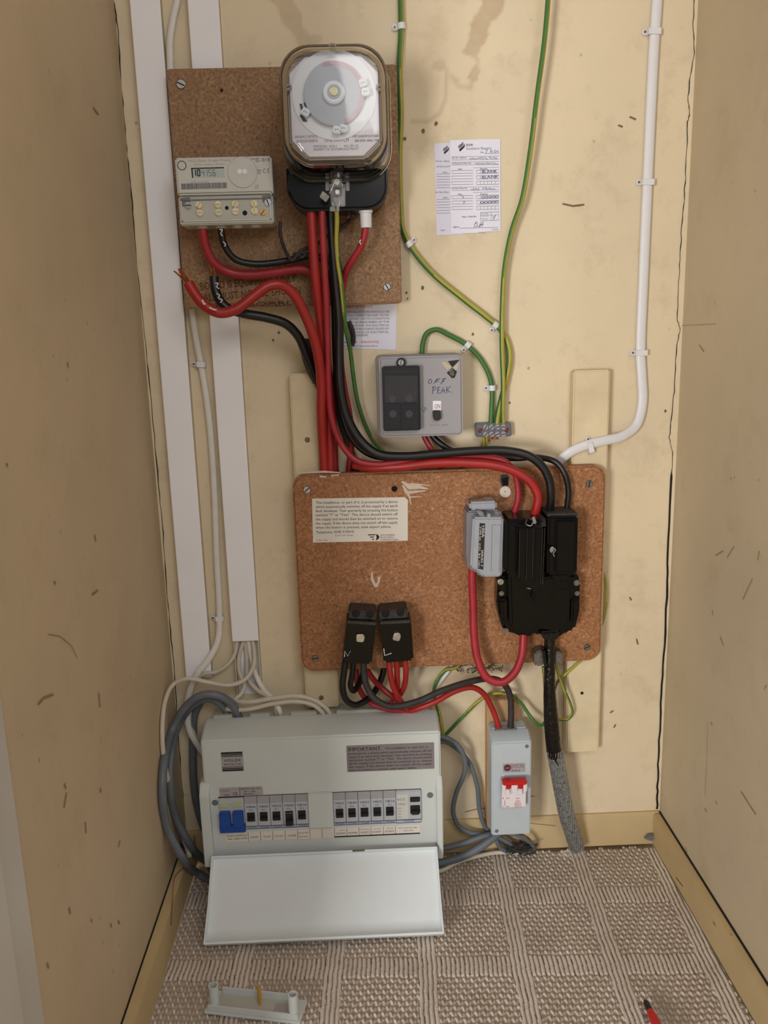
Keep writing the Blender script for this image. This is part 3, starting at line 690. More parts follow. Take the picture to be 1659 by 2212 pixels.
def sealscrew(px, py, off, s):
    mb = MB(); c = P(px, py, off); mb.box(c.x-s, c.x+s, off, off+.003, c.z-s, c.z+s, 'dullsteel', .0008); mb.cyl((c.x, -off-.003, c.z), s*.6, .0015, 'steel', b=.0004); mb.build('sealing_screw', r)
sealscrew(728, 394, .096, .006); sealscrew(729, 416, .0895, .0045)
# lead seals and their wires hang from the screws
mb = MB(); mb.tube(PT([(721, 396, .108), (717, 408, .108), (711, 418, .106)]), .0006, 'steel', 6); mb.tube(PT([(738, 396, .108), (740, 402, .108), (735, 408, .106)]), .0006, 'steel', 6)
mb.tube(PT([(725, 418, .105), (717, 422, .104), (718, 430, .104), (726, 444, .104)]), .0006, 'dullsteel', 6); mb.tube(PT([(733, 418, .105), (734, 430, .104), (732, 446, .104)]), .0006, 'steel', 6); mb.build('seal_wire', r)
mb = MB(); mb.pprism([(697, 412), (712, 424), (704, 437), (690, 425)], .102, .107, 'dullsteel', .0005); mb.build('lead_seal', r)
mb = MB(); mb.pprism([(713, 446), (725, 447), (724, 457), (712, 456)], .102, .107, 'dullsteel', .0005); mb.build('lead_seal', r)
mb = MB(); mb.pprism([(726, 443), (733, 443), (733, 457), (727, 456)], .102, .106, 'dullsteel', .0005); mb.build('lead_seal', r)
# white gland for the right red cable
c = P(790, 459, .07); mb = MB(); gz = c.z
# movement: tan body, plate and dial
PL = .124; mx0, mx1 = fx0+.0065, fx1-.0065; mz0, mz1 = fz0+.009, fz1-.005
ch = .017
octo = [(mx0, mz0+ch), (mx0+ch*1.1, mz0), (mx1-ch*1.1, mz0), (mx1, mz0+ch), (mx1, mz1-ch), (mx1-ch*1.1, mz1), (mx0+ch*1.1, mz1), (mx0, mz1-ch)]
MB().prism(octo, D0-.02, PL-.003, 'tan', .002).build('movement_case', r)
mb = MB(); s_ = .003; o8 = [(x+(s_ if x < (mx0+mx1)/2 else -s_), z+(s_ if z < (mz0+mz1)/2 else -s_)) for x, z in octo]; mb.prism(o8, PL-.003, PL, 'plate', .0006)
mb.build('face_plate', r)
dc = P(722, 206, PL); dc = Vector((dc.x, -PL, dc.z)); R1 = 82*mpp(PL)
MB().cyl(dc, R1, .0015, 'whitedial', seg=64, b=.0004).build('dial_ring', r)
mb = MB(); R2 = 59*mpp(PL+.008); dc2 = Vector((dc.x, -PL-.0015, dc.z))
mb.cyl(dc2, R2, .007, 'greydisc', seg=72, b=.0006)
mb.build('dial_disc', r)['label'] = 'grey rotating dial disc'
mb = MB(); vs = []; fs = []; n = 40; o_ = PL+.0088
for i in range(n+1):
    a = math.radians(112-(112+70)*i/n); 
    for rr in (R2*.86, R2*.99): vs.append((dc.x+rr*math.cos(a), -o_, dc.z+rr*math.sin(a)))
    if i: fs.append((2*i-2, 2*i-1, 2*i+1, 2*i))
mb.add(vs, fs, 'pinkring'); mb.build('night_sector', r, smooth=0)['label'] = 'pink band printed round the right edge of the dial'
MB().cyl((dc.x, -PL-.0085, dc.z), 23*mpp(PL), .006, 'whitedial', seg=40, r2=20*mpp(PL), b=.001).build('knob', r)
mb = MB().cyl((dc.x, -PL-.0145, dc.z), 13*mpp(PL), .001, 'greydisc', seg=30); mb.cyl((dc.x, -PL-.0155, dc.z), 8*mpp(PL), .002, 'brass', seg=24, b=.0004); mb.build('dial_screw', r)
def tappet(px, py, ang, dark=False):
    c = P(px, py, PL+.008); mb = MB(Matrix.Translation((c.x, 0, c.z)) @ Matrix.Rotation(math.radians(ang), 4, 'Y')); mb.box(-.0045, .0045, PL+.004, PL+.0115, -.0042, .0042, 'whitedial', .001)
    mb.text('|=', (-.002, -.001), (.002, -.001), PL+.0117, .002, 'ink'); mb.build('tappet', r)
tappet(784, 180, -15); tappet(790, 199, -5); tappet(728, 281, 5); tappet(742, 278, 12); tappet(660, 243, 35)
mb = MB(); mb.pprism([(647, 224), (652, 224), (656, 238), (651, 240)], PL, PL+.003, 'toggle'); mb.pprism([(656, 222), (662, 222), (665, 234), (660, 235)], PL, PL+.003, 'toggle'); mb.pprism([(651, 244), (658, 256), (664, 262), (655, 262), (648, 250)], PL, PL+.003, 'toggle')
mb.build('switch_lever', r); mb = MB(); mb.cyl(P(710, 141, PL+.001), .0022, .003, 'toggle'); mb.build('pivot_pin', r); mb = MB(); mb.cyl(P(742, 146, PL+.001), .003, .003, 'toggle'); mb.build('pivot_pin', r)
mb = MB(); mb.ptext("SANGAMO CONTROLS", (637, 298.5), (686, 297.5), PL+.0003, 5, 'inkgrey'); mb.ptext("24 HOUR RESERVE", (640, 308), (686, 307), PL+.0003, 5, 'inkgrey'); mb.ptext("TIME SWITCH", (700, 307), (753, 306), PL+.0003, 7.5, 'inkgrey')
mb.ptext("PORT GLASGOW SCOTLAND", (761, 297), (818, 296), PL+.0003, 4.6, 'ink'); mb.ptext("200-250V 50Hz 1PH", (766, 306.5), (818, 305.5), PL+.0003, 4.6, 'ink'); mb.ptext("MODEL S251", (678, 318.5), (727, 318), PL+.0003, 4.2, 'inkgrey'); mb.ptext("ACC. SW. CO.", (743, 317.5), (775, 317), PL+.0003, 4.2, 'inkgrey'); mb.ptext("PROPERTY OF  SOUTHERN ELECTRICITY", (678, 325.5), (775, 323.5), PL+.0003, 4.2, 'inkgrey')
mb.build('face_lettering', r, smooth=0)
for px in (622, 820):
    mb = MB(); c = P(px, 190, PL); mb.cyl(c, .0042, .003, 'dullsteel', b=.0006); mb.stroke([(c.x-.003, c.z-.001), (c.x+.003, c.z+.001)], PL+.0031, .001, 'dark'); mb.build('screw', r)
# clear cover: open shell, outer and inner skin
def shell(mb, ins, k):
    N = 10
    def rr(x0, x1, z0, z1, rad, off): return [(x, -off, z) for x, z in rrect(x0, x1, z0, z1, rad, N)]
    rings = []
    for t, off in ((0, D0), (.35, D0+(DF-D0)*.35), (.80, D0+(DF-D0)*.80)):
        rings.append(rr(bx0+(fx0-bx0)*t+ins, bx1+(fx1-bx1)*t-ins, bz0+(fz0-bz0)*t+ins, bz1+(fz1-bz1)*t-ins, .033, off))
    for a in (25, 50, 70, 90):
        s = .012*(1-math.cos(math.radians(a))); d = DF-.012*(1-math.sin(math.radians(a)))
        rings.append(rr(fx0+ins+s, fx1-ins-s, fz0+ins+s, fz1-ins-s, .033-s*.6, d-ins))
    vs = [v for g in rings for v in g]; n = len(rings[0]); fs = []
    for i in range(len(rings)-1):
        for j in range(n): q = (j+1) % n; fs.append((i*n+j, i*n+q, (i+1)*n+q, (i+1)*n+j))
    fs.append(tuple((len(rings)-1)*n+j for j in range(n)))
    if ins: fs = [f[::-1] for f in fs]
    mb.add(vs, fs, k); return n
mb = MB(); shell(mb, 0, 'clear'); shell(mb, .0022, 'clear'); mb.build('clear_cover', r, smooth=50)
mb = MB()
def hoop(mb, x0, x1, z0, z1, rad, off, rr, k):
    pts = [(x, -off, z) for x, z in rrect(x0, x1, z0, z1, rad, 8)]; mb.tube(pts+[pts[0]], rr, k, 8, sub=2, cap=False)
hoop(mb, bx0, bx1, bz0, bz1, .033, D0, .0016, 'clear'); mb.build('cover_rim', r)
mb = MB(); c = P(718, 98, DF-.002); mb.box(c.x-.004, c.x+.004, DF-.014, DF-.003, fz1-.008, fz1-.001, 'clear', .0015); mb.build('cover_lug', r); mb = MB(); c2 = P(728, 366, .1); mb.cyl((c.x+.003, -.085, fz0-.003), .006, .05, 'clear', r2=.005); mb.build('cover_lug', r)
GX, GY = 790, 459
c = P(790, 457, .075); mb = MB(); mb.cyl((c.x, c.y, c.z+.002), .0085, .004, 'white', (0, 0, -1), b=.0006); mb.cyl((c.x, c.y, c.z-.002), .0072, .017, 'white', (0, 0, -1), r2=.0068, b=.0004); mb.build('white_gland', r)

# ------------------------------------------------------------------ off-peak switch unit
OF = .052
r = root('switch_unit', P(908, 940, 0), 'grey metal off-peak switch unit with a black fuse carrier and handwritten marking', 'switch unit')
MB().prism(rrpx(815, 766, 1000, 943, OF-.006, .006), 0, OF-.012, 'gbox_side', .002).build('case', r)
MB().prism(rrpx(820, 769, 1000, 943, OF, .0055), OF-.0125, OF, 'gbox', .003, 3).build('front_cover', r)
mb = MB(); mb.prism(rrpx(827, 791, 909, 932, OF+.02, .003), OF, OF+.014, 'smoke', .002); mb.build('fuse_carrier', r)
mb = MB(); mb.pprism([(831, 811), (903, 811), (903, 869), (831, 870)], OF+.013, OF+.0165, 'smoke2', .001); mb.pprism([(832, 872), (866, 872), (866, 927), (833, 927)], OF+.013, OF+.016, 'smoke', .001); mb.pprism([(868, 872), (905, 872), (905, 927), (868, 927)], OF+.013, OF+.016, 'smoke', .001); mb.build('fuse_window', r)
mb = MB()
for px, py in ((848, 862), (884, 861), (849, 894), (884, 894)): MB().cyl(P(px, py, OF+.0167), .0048, .0003, 'disc').build('round_mark', r)
mb.ptext("MEMERA", (836, 807), (898, 806), OF+.0144, 7, 'smoke2'); mb.build('fuse_marking', r, smooth=0)
mb = MB(); mb.cyl(P(866, 783, OF), .0062, .006, 'smoke', b=.001); mb.cyl(P(866, 783, OF+.006), .0036, .001, 'steel'); c = P(866, 783, OF+.0072); mb.stroke([(c.x-.0005, c.z-.003), (c.x+.0005, c.z+.003)], OF+.0072, .0008, 'dark'); mb.build('fixing_screw', r)
screw(r, 917, 884, OF, .0028, 'steel', 60, .001); 
mb = MB(); mb.pprism([(935, 866), (953, 866), (953, 887), (935, 887)], OF, OF+.0008, 'whitedial'); mb.ptext("ON", (939, 882.5), (951, 882), OF+.001, 9.5, 'inkred'); mb.build('switch_plate', r, smooth=0)
mb = MB(); mb.pprism([(935, 887), (952, 887), (953, 906), (948, 909), (939, 909), (936, 904)], OF, OF+.008, 'toggle', .0012); mb.build('toggle', r)
mb = MB(); o_ = OF+.0004
for a in ([(928, 820), (926, 823), (925, 827), (928, 829), (932, 826), (933, 822), (930, 819), (927, 820)], [(945, 818), (937, 829)], [(941, 821), (951, 818)], [(940, 825), (948, 823)], [(960, 817), (952, 830)], [(955, 820), (964, 817)], [(955, 825), (961, 823)],
          [(936, 835), (934, 851)], [(933, 837), (940, 835), (942, 839), (936, 843)], [(946, 837), (945, 850), (951, 849)], [(945, 837), (951, 836)], [(945, 843), (950, 842)], [(953, 850), (957, 836), (961, 849)], [(954, 845), (961, 843)], [(965, 835), (965, 849)], [(973, 834), (966, 842), (973, 848)], [(977, 847), (978, 847.5)]):
    mb.pstroke(a, o_, 1.3, 'inkblue')
mb.build('handwriting', r, smooth=0)
mb = MB(); mb.poly([(953, 784), (960, 781), (977, 792), (966, 800)], o_, 'beige'); mb.poly([(978, 793), (992, 783), (988, 797), (982, 798)], o_, 'beige'); mb.poly([(968, 780), (993, 777), (977, 794)], o_+.0002, 'ink'); mb.poly([(977, 795), (987, 803), (982, 816), (976, 817), (965, 805)], o_+.0002, 'ink')
mb.ptext("TESTED", (971, 805), (979, 800), o_+.0004, 3, 'beige'); mb.ptext("SAFE", (973, 809.5), (981, 805), o_+.0004, 3, 'beige'); mb.ptext("OK", (976, 813), (982, 809), o_+.0004, 3, 'beige'); mb.build('sticker', r, smooth=0)
mb = MB().ptext("M E M  2065", (930, 921), (968, 919.5), o_, 4, 'gbox_side'); mb.build('embossed_lettering', r, smooth=0)

# ------------------------------------------------------------------ earth terminal block
r = root('terminal_block', P(1070, 944, 0), 'small grey earth terminal block with two rows of four slotted screws', 'terminal block')
MB().pprism([(1028, 915), (1104, 913), (1106, 943), (1029, 945)], .001, .016, 'tblock', .0015).build('body', r)
for i in range(4):
    screw(r, 1049+i*12.7, 922.5-.2*i, .016, .0038, 'gbox', 60-20*i, .003); screw(r, 1049+i*12.7, 938-.2*i, .016, .0038, 'gbox', 50-15*i, .003)
screw(r, 1037, 930, .016, .003, 'pencil', 40, .001); screw(r, 1095, 929, .016, .003, 'pencil', 60, .001)

# ------------------------------------------------------------------ papers on the wall
mb = MB(); mb.pprism([(938, 310), (1000, 306), (1000, 507), (943, 508)], .0004, .0008, 'paper_b'); o_ = .0011
def flame(mb, cx, cy, s):
    mb.poly([(cx-3.2*s, cy+1.5*s), (cx-2.6*s, cy-1.2*s), (cx, cy-2.8*s), (cx+1.8*s, cy-4.6*s), (cx+2.2*s, cy-2.0*s), (cx+1.0*s, cy-.2*s), (cx-1.6*s, cy+1.4*s)], o_, 'inkgrey')
    mb.poly([(cx+3.2*s, cy-3*s), (cx+3.4*s, cy+.2*s), (cx+1.4*s, cy+2.4*s), (cx-1.4*s, cy+5*s), (cx-2.2*s, cy+3*s), (cx-.6*s, cy+1.4*s), (cx+2*s, cy-.4*s)], o_+.0001, 'ink')
flame(mb, 963, 323, 2.0)
for t, y, x1 in (("Plot No - Address", 350, 971), ("Full Removed M", 361.5, 972), ("Rate", 374, 966), ("Full New Meter", 417, 970), ("Rate", 428.5, 967), ("Signed", 499, 961)): mb.ptext(t, (x1-29 if len(t) > 6 else x1-9, y), (x1, y-.4), o_, 3.2, 'inkgrey')
for y in (375, 387, 399, 430, 442, 454): mb.pstroke([(972, y), (943.5, y+1), (944, y+6.5), (972, y+6)], o_, .7, 'inkgrey')
o = mb.build('paper_slip', smooth=0); tag(o, 'lower white paper slip showing its left margin from beneath the electricity form', 'paper', 'electricity slips on the wall')
mb = MB(); mb.pprism([(972, 302.5), (1081, 300), (1081.5, 499), (1048, 500.5), (1048, 502.5), (974, 505)], .0012, .0016, 'paper'); o_ = .0019
flame(mb, 996.5, 316.5, 2.2)
mb.ptext("sse", (1007, 315.5), (1021.5, 315), o_, 6, 'ink'); mb.ptext("Southern Electric", (1007, 323.5), (1062, 322.5), o_, 4.8, 'inkgrey'); mb.ptext("Date", (1038, 330.5), (1045, 330), o_, 2.8, 'ink')
mb.pstroke([(1046, 332), (1078, 331)], o_, .7, 'inkgrey')
def hw(pts, w=.9, k='inkblue'): mb.pstroke(pts, o_+.0001, w, k)
hw([(1048, 323), (1053, 323), (1049, 331)]); hw([(1060, 324), (1059, 330)]); hw([(1063, 324), (1062, 330)]); hw([(1070, 323), (1067, 330)]); hw([(1070, 330), (1075, 325), (1077, 330)])
for i, (t, y, x1) in enumerate((("Plot No - Address", 343, 1007), ("Full Removed Meter No", 355, 1018), ("Full New Meter No", 409, 1009))): mb.ptext(t, (976, y), (x1, y-.8), o_, 3.2, 'inkgrey')
for y in (338, 345, 350, 356, 362, 404, 411, 415): mb.pstroke([(976 if y not in (362, 415) else 1022, y+.7), (1078, y-.9)], o_, .55, 'inkgrey')
def scr(x0, x1, y, h, seed):
    rg = random.Random(seed); x = x0; p = []
    while x < x1: p.append((x, y-rg.uniform(.2, 1)*h)); x += rg.uniform(1, 2.4); p.append((x, y+rg.uniform(-.2, .25)*h)); x += rg.uniform(.5, 1.6)
    hw(p, .8)
scr(1014, 1052, 343.5, 5, 1); scr(1056, 1073, 343, 5, 2); scr(1026, 1075, 355, 5, 3); scr(1018, 1036, 410, 5, 4); scr(1042, 1070, 409, 5, 5)
for t, x, y in (("Rate", 990, 367), ("Reading", 1038, 366.5), ("Rate", 990, 421.5), ("Reading", 1038, 421)): mb.ptext(t, (x, y), (x+(8 if t == "Rate" else 15), y-.3), o_, 3.2, 'ink')
for y in (368.5, 380.5, 392.5, 423, 434.5, 446.5):
    mb.pstroke([(976, y), (1021.5, y-.7), (1021.5, y+5.5), (976, y+6.3), (976, y)], o_, .7, 'inkgrey'); mb.pstroke([(1029.5, y-.8), (1078, y-1.6), (1078, y+5.4), (1029.5, y+6.2), (1029.5, y-.8)], o_, .7, 'inkgrey')
    for i in range(1, 6): mb.pstroke([(1029.5+i*8, y-1), (1029.5+i*8, y+5.8)], o_, .5, 'inkgrey')
mb.ptext("BLANK", (1041, 374.5), (1074, 373), o_+.0001, 6, 'inkblue'); mb.ptext("BLANK", (1041, 386), (1077, 384.5), o_+.0001, 6, 'inkblue'); mb.ptext("00000", (1040, 429), (1077, 427.5), o_+.0001, 5, 'inkblue'); mb.ptext("00000", (1038, 440.5), (1077, 438.5), o_+.0001, 5, 'inkblue')
hw([(998, 423), (1002, 428)]); hw([(1000, 436), (1005, 435), (1001, 440)])
mb.pstroke([(1038, 459), (1077, 457.5), (1077, 475.5), (1038, 477), (1038, 459)], o_, .8, 'inkgrey'); mb.pstroke([(1061, 459), (1061, 476)], o_, .6, 'inkgrey'); mb.pstroke([(1038, 465), (1077, 464)], o_, .5, 'inkgrey')
for t, y in (("Credit", 463), ("Used on", 468), ("Meter", 474)): mb.ptext(t, (1039.5, y), (1055, y-.3), o_, 2.6, 'inkgrey')
hw([(1064, 466), (1067, 471), (1071, 464), (1065, 475)]); mb.ptext("Meter is", (998, 470), (1011, 469.6), o_, 3, 'ink'); mb.ptext("Keys/Spt", (1013, 469.5), (1029, 469), o_, 3.4, 'ink')
hw([(1029, 478), (1025, 486), (1024, 491), (1031, 488), (1031, 480), (1026, 484)]); hw([(1031, 488), (1034, 491), (1039, 479), (1036, 491), (1044, 478), (1041, 490)]); hw([(1036, 486), (1045, 484)])
mb.ptext("Signed", (978.5, 492), (991, 491.5), o_, 3.2, 'ink'); mb.pstroke([(992, 493), (1076, 491)], o_, .7, 'inkgrey'); mb.ptext("01/03/04", (1063, 497.5), (1077, 497), o_, 2.6, 'inkgrey'); mb.ptext("Reading", (1034, 503), (1047, 502.6), o_, 2.2, 'inkgrey')
o = mb.build('meter_form', smooth=0); tag(o, 'white meter reading form with handwriting, lying on top of another slip', 'paper', 'electricity slips on the wall')
mb = MB(); mb.pprism([(735, 664), (853, 656), (857, 657), (855, 756), (743, 752)], .0004, .0009, 'paper'); o_ = .0012
for i, t in enumerate(("THIS INSTALLATION SHOULD BE", "PERIODICALLY INSPECTED AND TESTED,", "AND A REPORT ON ITS CONDITION", "OBTAINED AS PRESCRIBED IN THE", "REGULATIONS FOR THE ELECTRICAL", "EQUIPMENT OF BUILDINGS ISSUED BY", "THE INSTITUTION OF ELECTRICAL")):
    mb.ptext(t, (728, 677+i*7.3), (842-.3*i, 675.3+i*7.3), o_, 4.2, 'inkgrey')
mb.ptext("ENGINEERS.", (760, 726.5), (796, 726), o_, 4.2, 'inkgrey'); mb.ptext("IMPORTANT", (744, 667), (806, 664.5), o_, 4.5, 'inkorange'); mb.ptext("southern", (741, 741.5), (771, 741), o_, 5.5, 'ink'); mb.ptext("electricity", (780, 741), (819, 740.5), o_, 6, 'inkorange'); mb.ptext("DAY OR NIGHT READING 584137", (742, 749.5), (816, 749), o_, 3, 'inkgrey')
o = mb.build('notice', smooth=0); tag(o, 'white printed notice stuck to the wall just under the chipboard, partly behind the cables', 'notice')

# ------------------------------------------------------------------ service cut-out (black) and grey fuse holder on the lower board
r = root('service_cutout', P(1160, 1385, B2), 'large black service cut-out with finger-grip fuse carrier at the right of the lower board', 'fuse box')
C1 = .088
mb = MB(); mb.pprism([(1076, 1250), (1092, 1244), (1250, 1240), (1254, 1262), (1253, 1320), (1243, 1362), (1224, 1366), (1206, 1380), (1178, 1378), (1162, 1368), (1146, 1372), (1136, 1382), (1112, 1370), (1088, 1364), (1078, 1330), (1073, 1300)], B2, C1-.022, 'bake', .004, ang=20); mb.build('base_plate', r)
mb = MB(); mb.pprism([(1099, 1238), (1232, 1236), (1230, 1350), (1205, 1368), (1185, 1362), (1160, 1360), (1140, 1378), (1118, 1364), (1102, 1356)], C1-.024, C1-.004, 'bake', .004, ang=20); mb.build('body', r)
mb = MB(); mb.pprism([(1094, 1122), (1176, 1121), (1172, 1262), (1158, 1268), (1140, 1268), (1104, 1246), (1092, 1236)], B2, C1+.008, 'bake', .004); 
mb.pprism([(1118, 1136), (1174, 1134), (1168, 1290), (1120, 1252)], C1+.006, C1+.018, 'bake', .003); mb.build('fuse_carrier', r)
mb = MB(); mb.pprism([(1122, 1142), (1136, 1142), (1134, 1246), (1119, 1246)], C1+.017, C1+.020, 'bake', .0012); mb.pprism([(1139, 1142), (1153, 1142), (1150, 1250), (1137, 1248)], C1+.017, C1+.021, 'bake', .0012); mb.pprism([(1157, 1142), (1172, 1141), (1168, 1262), (1154, 1254)], C1+.017, C1+.020, 'bake', .0012)
mb.build('finger_grip', r)
mb = MB()
for a in ([(1123, 1143), (1121, 1250)], [(1139, 1142), (1137, 1250)], [(1152, 1142), (1150, 1248)], [(1172, 1143), (1168, 1262)]): mb.pstroke(a, C1+.0212, .7, 'bakedust')  # thin lighter lines along the grip edges, then the carrier's dusty right edge
mb.pstroke([(1177, 1140), (1172, 1262)], C1+.009, 1.6, 'bakedust'); mb.build('pale_line', r, smooth=0)
mb = MB(); q = pp([(1104, 1118), (1174, 1120), (1178, 1136), (1122, 1140)], C1+.012)
mb.add([(*(lambda c: (c.x, c.y, c.z))(P(1098, 1121, C1-.006)),), tuple(P(1178, 1119, C1-.006)), tuple(P(1180, 1137, C1+.016)), tuple(P(1126, 1142, C1+.016))], [(0, 1, 2, 3)], 'bakedust')
mb.box(P(1098, 1121, C1-.01).x, P(1178, 1121, C1-.01).x, B2, C1-.008, P(1140, 1135, C1-.01).z, P(1140, 1118, C1-.01).z, 'bakedust', .002); mb.build('top_shoulder', r)['label'] = 'dusty top shoulder of the fuse carrier'
mb = MB(); mb.pprism([(1184, 1116), (1250, 1115), (1247, 1242), (1182, 1243)], B2, C1+.002, 'bake', .003)
mb.pprism([(1200, 1122), (1247, 1122), (1244, 1238), (1197, 1239)], C1, C1+.006, 'bake', .003); mb.build('neutral_cover', r)
mb = MB(); a = P(1184, 1112, C1-.002); b = P(1250, 1111, C1-.002); mb.box(a.x, b.x, B2, C1-.004, a.z-.004, a.z+.0005, 'bakedust', .001)
mb.build('dust_ledge', r)
mb = MB(); mb.pprism([(1164, 1250), (1196, 1246), (1196, 1300), (1160, 1304), (1148, 1300)], C1-.006, C1+.008, 'bake', .003); mb.build('seal_block', r)
mb = MB(); c = P(1217, 1265, C1-.004); mb.ring((c.x, c.y, c.z), .005, .0065, .0012, 'bake'); mb.build('moulded_ring', r)
for px, py in ((1081, 1256), (1083, 1281), (1093, 1361), (1245, 1258), (1246, 1281)):
    mb = MB(); mb.cyl(P(px, py, C1-.022), .0042 if py < 1270 else .0034, .003, 'steel' if px == 1081 else 'dullsteel', b=.0008); mb.build('screw', r)
for s in (1, -1):
    mb = MB()
    if s > 0: mb.pprism([(1080, 1300), (1096, 1290), (1098, 1345), (1086, 1340)], C1-.024, C1-.014, 'bake', .003)
    else: mb.pprism([(1236, 1296), (1252, 1290), (1250, 1338), (1234, 1350)], C1-.024, C1-.014, 'bake', .003)
    mb.build('side_lug', r)
# sealing wires and lead seals
mb = MB(); mb.tube(PT([(1138, 1122, C1+.010), (1136, 1132, C1+.020), (1146, 1136, C1+.022), (1152, 1126, C1+.02), (1144, 1120, C1+.012)]), .0007, 'steel', 6); mb.pprism([(1149, 1118), (1155, 1116), (1160, 1131), (1153, 1133)], C1+.018, C1+.023, 'steel', .001); mb.build('lead_seal', r)
mb = MB(); mb.pprism([(1188, 1184), (1195, 1180), (1199, 1186), (1195, 1196), (1188, 1193)], C1+.006, C1+.009, 'steel', .001); mb.tube(PT([(1195, 1183, C1+.010), (1200, 1188, C1+.010), (1195, 1195, C1+.01), (1197, 1202, C1+.01)]), .0011, 'steel', 6); mb.build('lead_seal', r)
mb = MB().pprism([(1137, 1271), (1156, 1270), (1157, 1276), (1152, 1274)], C1+.001, C1+.004, 'smear', .0005); mb.build('foil_seal', r)
# pitch moulding round the cable entry
mb = MB(); mb.pprism([(1165, 1366), (1212, 1362), (1207, 1378), (1200, 1386), (1180, 1386), (1172, 1378)], B2+.006, C1-.010, 'bitumen', .003); mb.build('cable_entry', r)

r = root('fuse_holder', P(1050, 1248, B2), 'light grey 100A fuse holder to the left of the black cut-out', 'fuse holder')
G1 = .098
mb = MB(); mb.pprism([(1009, 1104), (1078, 1102), (1090, 1120), (1087, 1240), (1080, 1247), (1036, 1247), (1027, 1234), (1011, 1230), (1008, 1200)], B2, G1-.02, 'fuse_d', .0025)
mb.build('base', r)
mb = MB(); mb.pprism([(1022, 1118), (1088, 1118), (1084, 1246), (1044, 1247), (1030, 1232), (1016, 1226)], G1-.022, G1, 'fuse', .0025); mb.build('carrier', r)
mb = MB(); mb.pprism([(1014, 1085), (1073, 1083), (1074, 1101), (1015, 1103)], B2+.012, G1-.014, 'fuse', .0025); mb.build('top_grip', r)
mb = MB(); mb.pprism([(1013, 1079), (1046, 1077), (1048, 1084), (1014, 1086)], B2+.03, G1-.02, 'boardedge', .001); mb.build('dirt_patch', r)
mb = MB(); mb.pprism([(1036, 1130), (1048, 1131), (1044, 1231), (1032, 1228)], G1, G1+.0003, 'ink'); o_ = G1+.0005
mb.ptext("100A", (1041.5, 1136), (1040.5, 1161), o_, 5.5, 'sticker'); mb.ptext("SERIES 7", (1040, 1188), (1038.5, 1224), o_, 4, 'sticker'); mb.ptext("TYPE 2A  415V  B.S. 1361", (1036.5, 1137), (1033, 1225), o_, 3.4, 'sticker')
mb.build('rating_label', r, smooth=0)['label'] = 'black strip label with vertical white lettering'
mb = MB(); mb.pstroke([(1063, 1134), (1082, 1134)], o_, .8, 'inkgrey'); mb.pstroke([(1063, 1134), (1061, 1234), (1078, 1234.5), (1082, 1134)], o_, .8, 'inkgrey'); mb.build('moulded_panel_line', r, smooth=0)
mb = MB(); mb.pprism([(1028, 1102), (1044, 1106), (1047, 1118), (1036, 1116)], G1-.02, G1-.008, 'fuse_d', .001); mb.pprism([(1053, 1110), (1060, 1110), (1060, 1119), (1053, 1119)], G1-.02, G1-.003, 'fuse', .001); mb.build('seal_lug', r)

# ------------------------------------------------------------------ connector blocks
def connector(letter, tl, tr, br, bl, top, label):
    off = .088; r = root('connector_block', P((bl[0]+br[0])/2, bl[1], B2), label, 'connector block', 'black connector blocks on the lower board')
    mb = MB(); mb.pprism([tl, tr, br, bl], B2+.004, off, 'bake', .003); mb.build('body', r)
    mb = MB(); mb.pprism(top, B2, off-.012, 'bakedust', .002); mb.build('terminal_cap', r)['label'] = 'dusty sloping top with two round holes'
    mb = MB(); (ax, ay), (bx, by) = top[0], top[1]
    for t in (.24, .76):
        c = P(ax+(bx-ax)*t, ay+(by-ay)*t+5, off-.0118); mb.cyl(c, .0055, .0006, 'dark')
    mb.build('screw_hole', r)
    a = P(*tl, off); b = P(*tr, off); mb = MB(); mb.pprism([(tl[0]+1, tl[1]), (tr[0]-1, tr[1]), (tr[0]-1, tr[1]+6), (tl[0]+1, tl[1]+5)], off-.004, off+.001, 'bakedust', .0008); mb.build('ridge', r)
    cx, cy = (tl[0]+tr[0]+br[0]+bl[0])/4, (tl[1]+br[1])/2-8
    return r, off, cx, cy
r, off, cx, cy = connector('N', (749, 1342), (813, 1345), (803, 1436), (739, 1434), [(754, 1319), (814, 1323), (812, 1346), (752, 1344)], 'black connector block marked N, left of the pair, black cables below')
MB().pprism([(770, 1371), (785, 1370), (788, 1377), (785, 1388), (770, 1387)], off, off+.004, 'steel', .001).build('seal_plate', r)
mb = MB(); mb.pstroke([(744, 1419), (745, 1406), (751, 1417), (759, 1405), (752, 1416)], off+.0004, 2, 'pen'); mb.build('hand_painted_letter', r, smooth=0)
r, off, cx, cy = connector('L', (820, 1344), (888, 1340), (894, 1428), (829, 1434), [(818, 1322), (880, 1316), (884, 1340), (821, 1345)], 'black connector block marked L, right of the pair, three red cables below')
MB().pprism([(850, 1371), (856, 1367), (864, 1368), (866, 1376), (862, 1386), (848, 1383)], off, off+.004, 'steel', .001).build('seal_plate', r)
mb = MB(); mb.pstroke([(829, 1401), (831, 1416), (846, 1411)], off+.0004, 2, 'pen'); mb.build('hand_painted_letter', r, smooth=0)

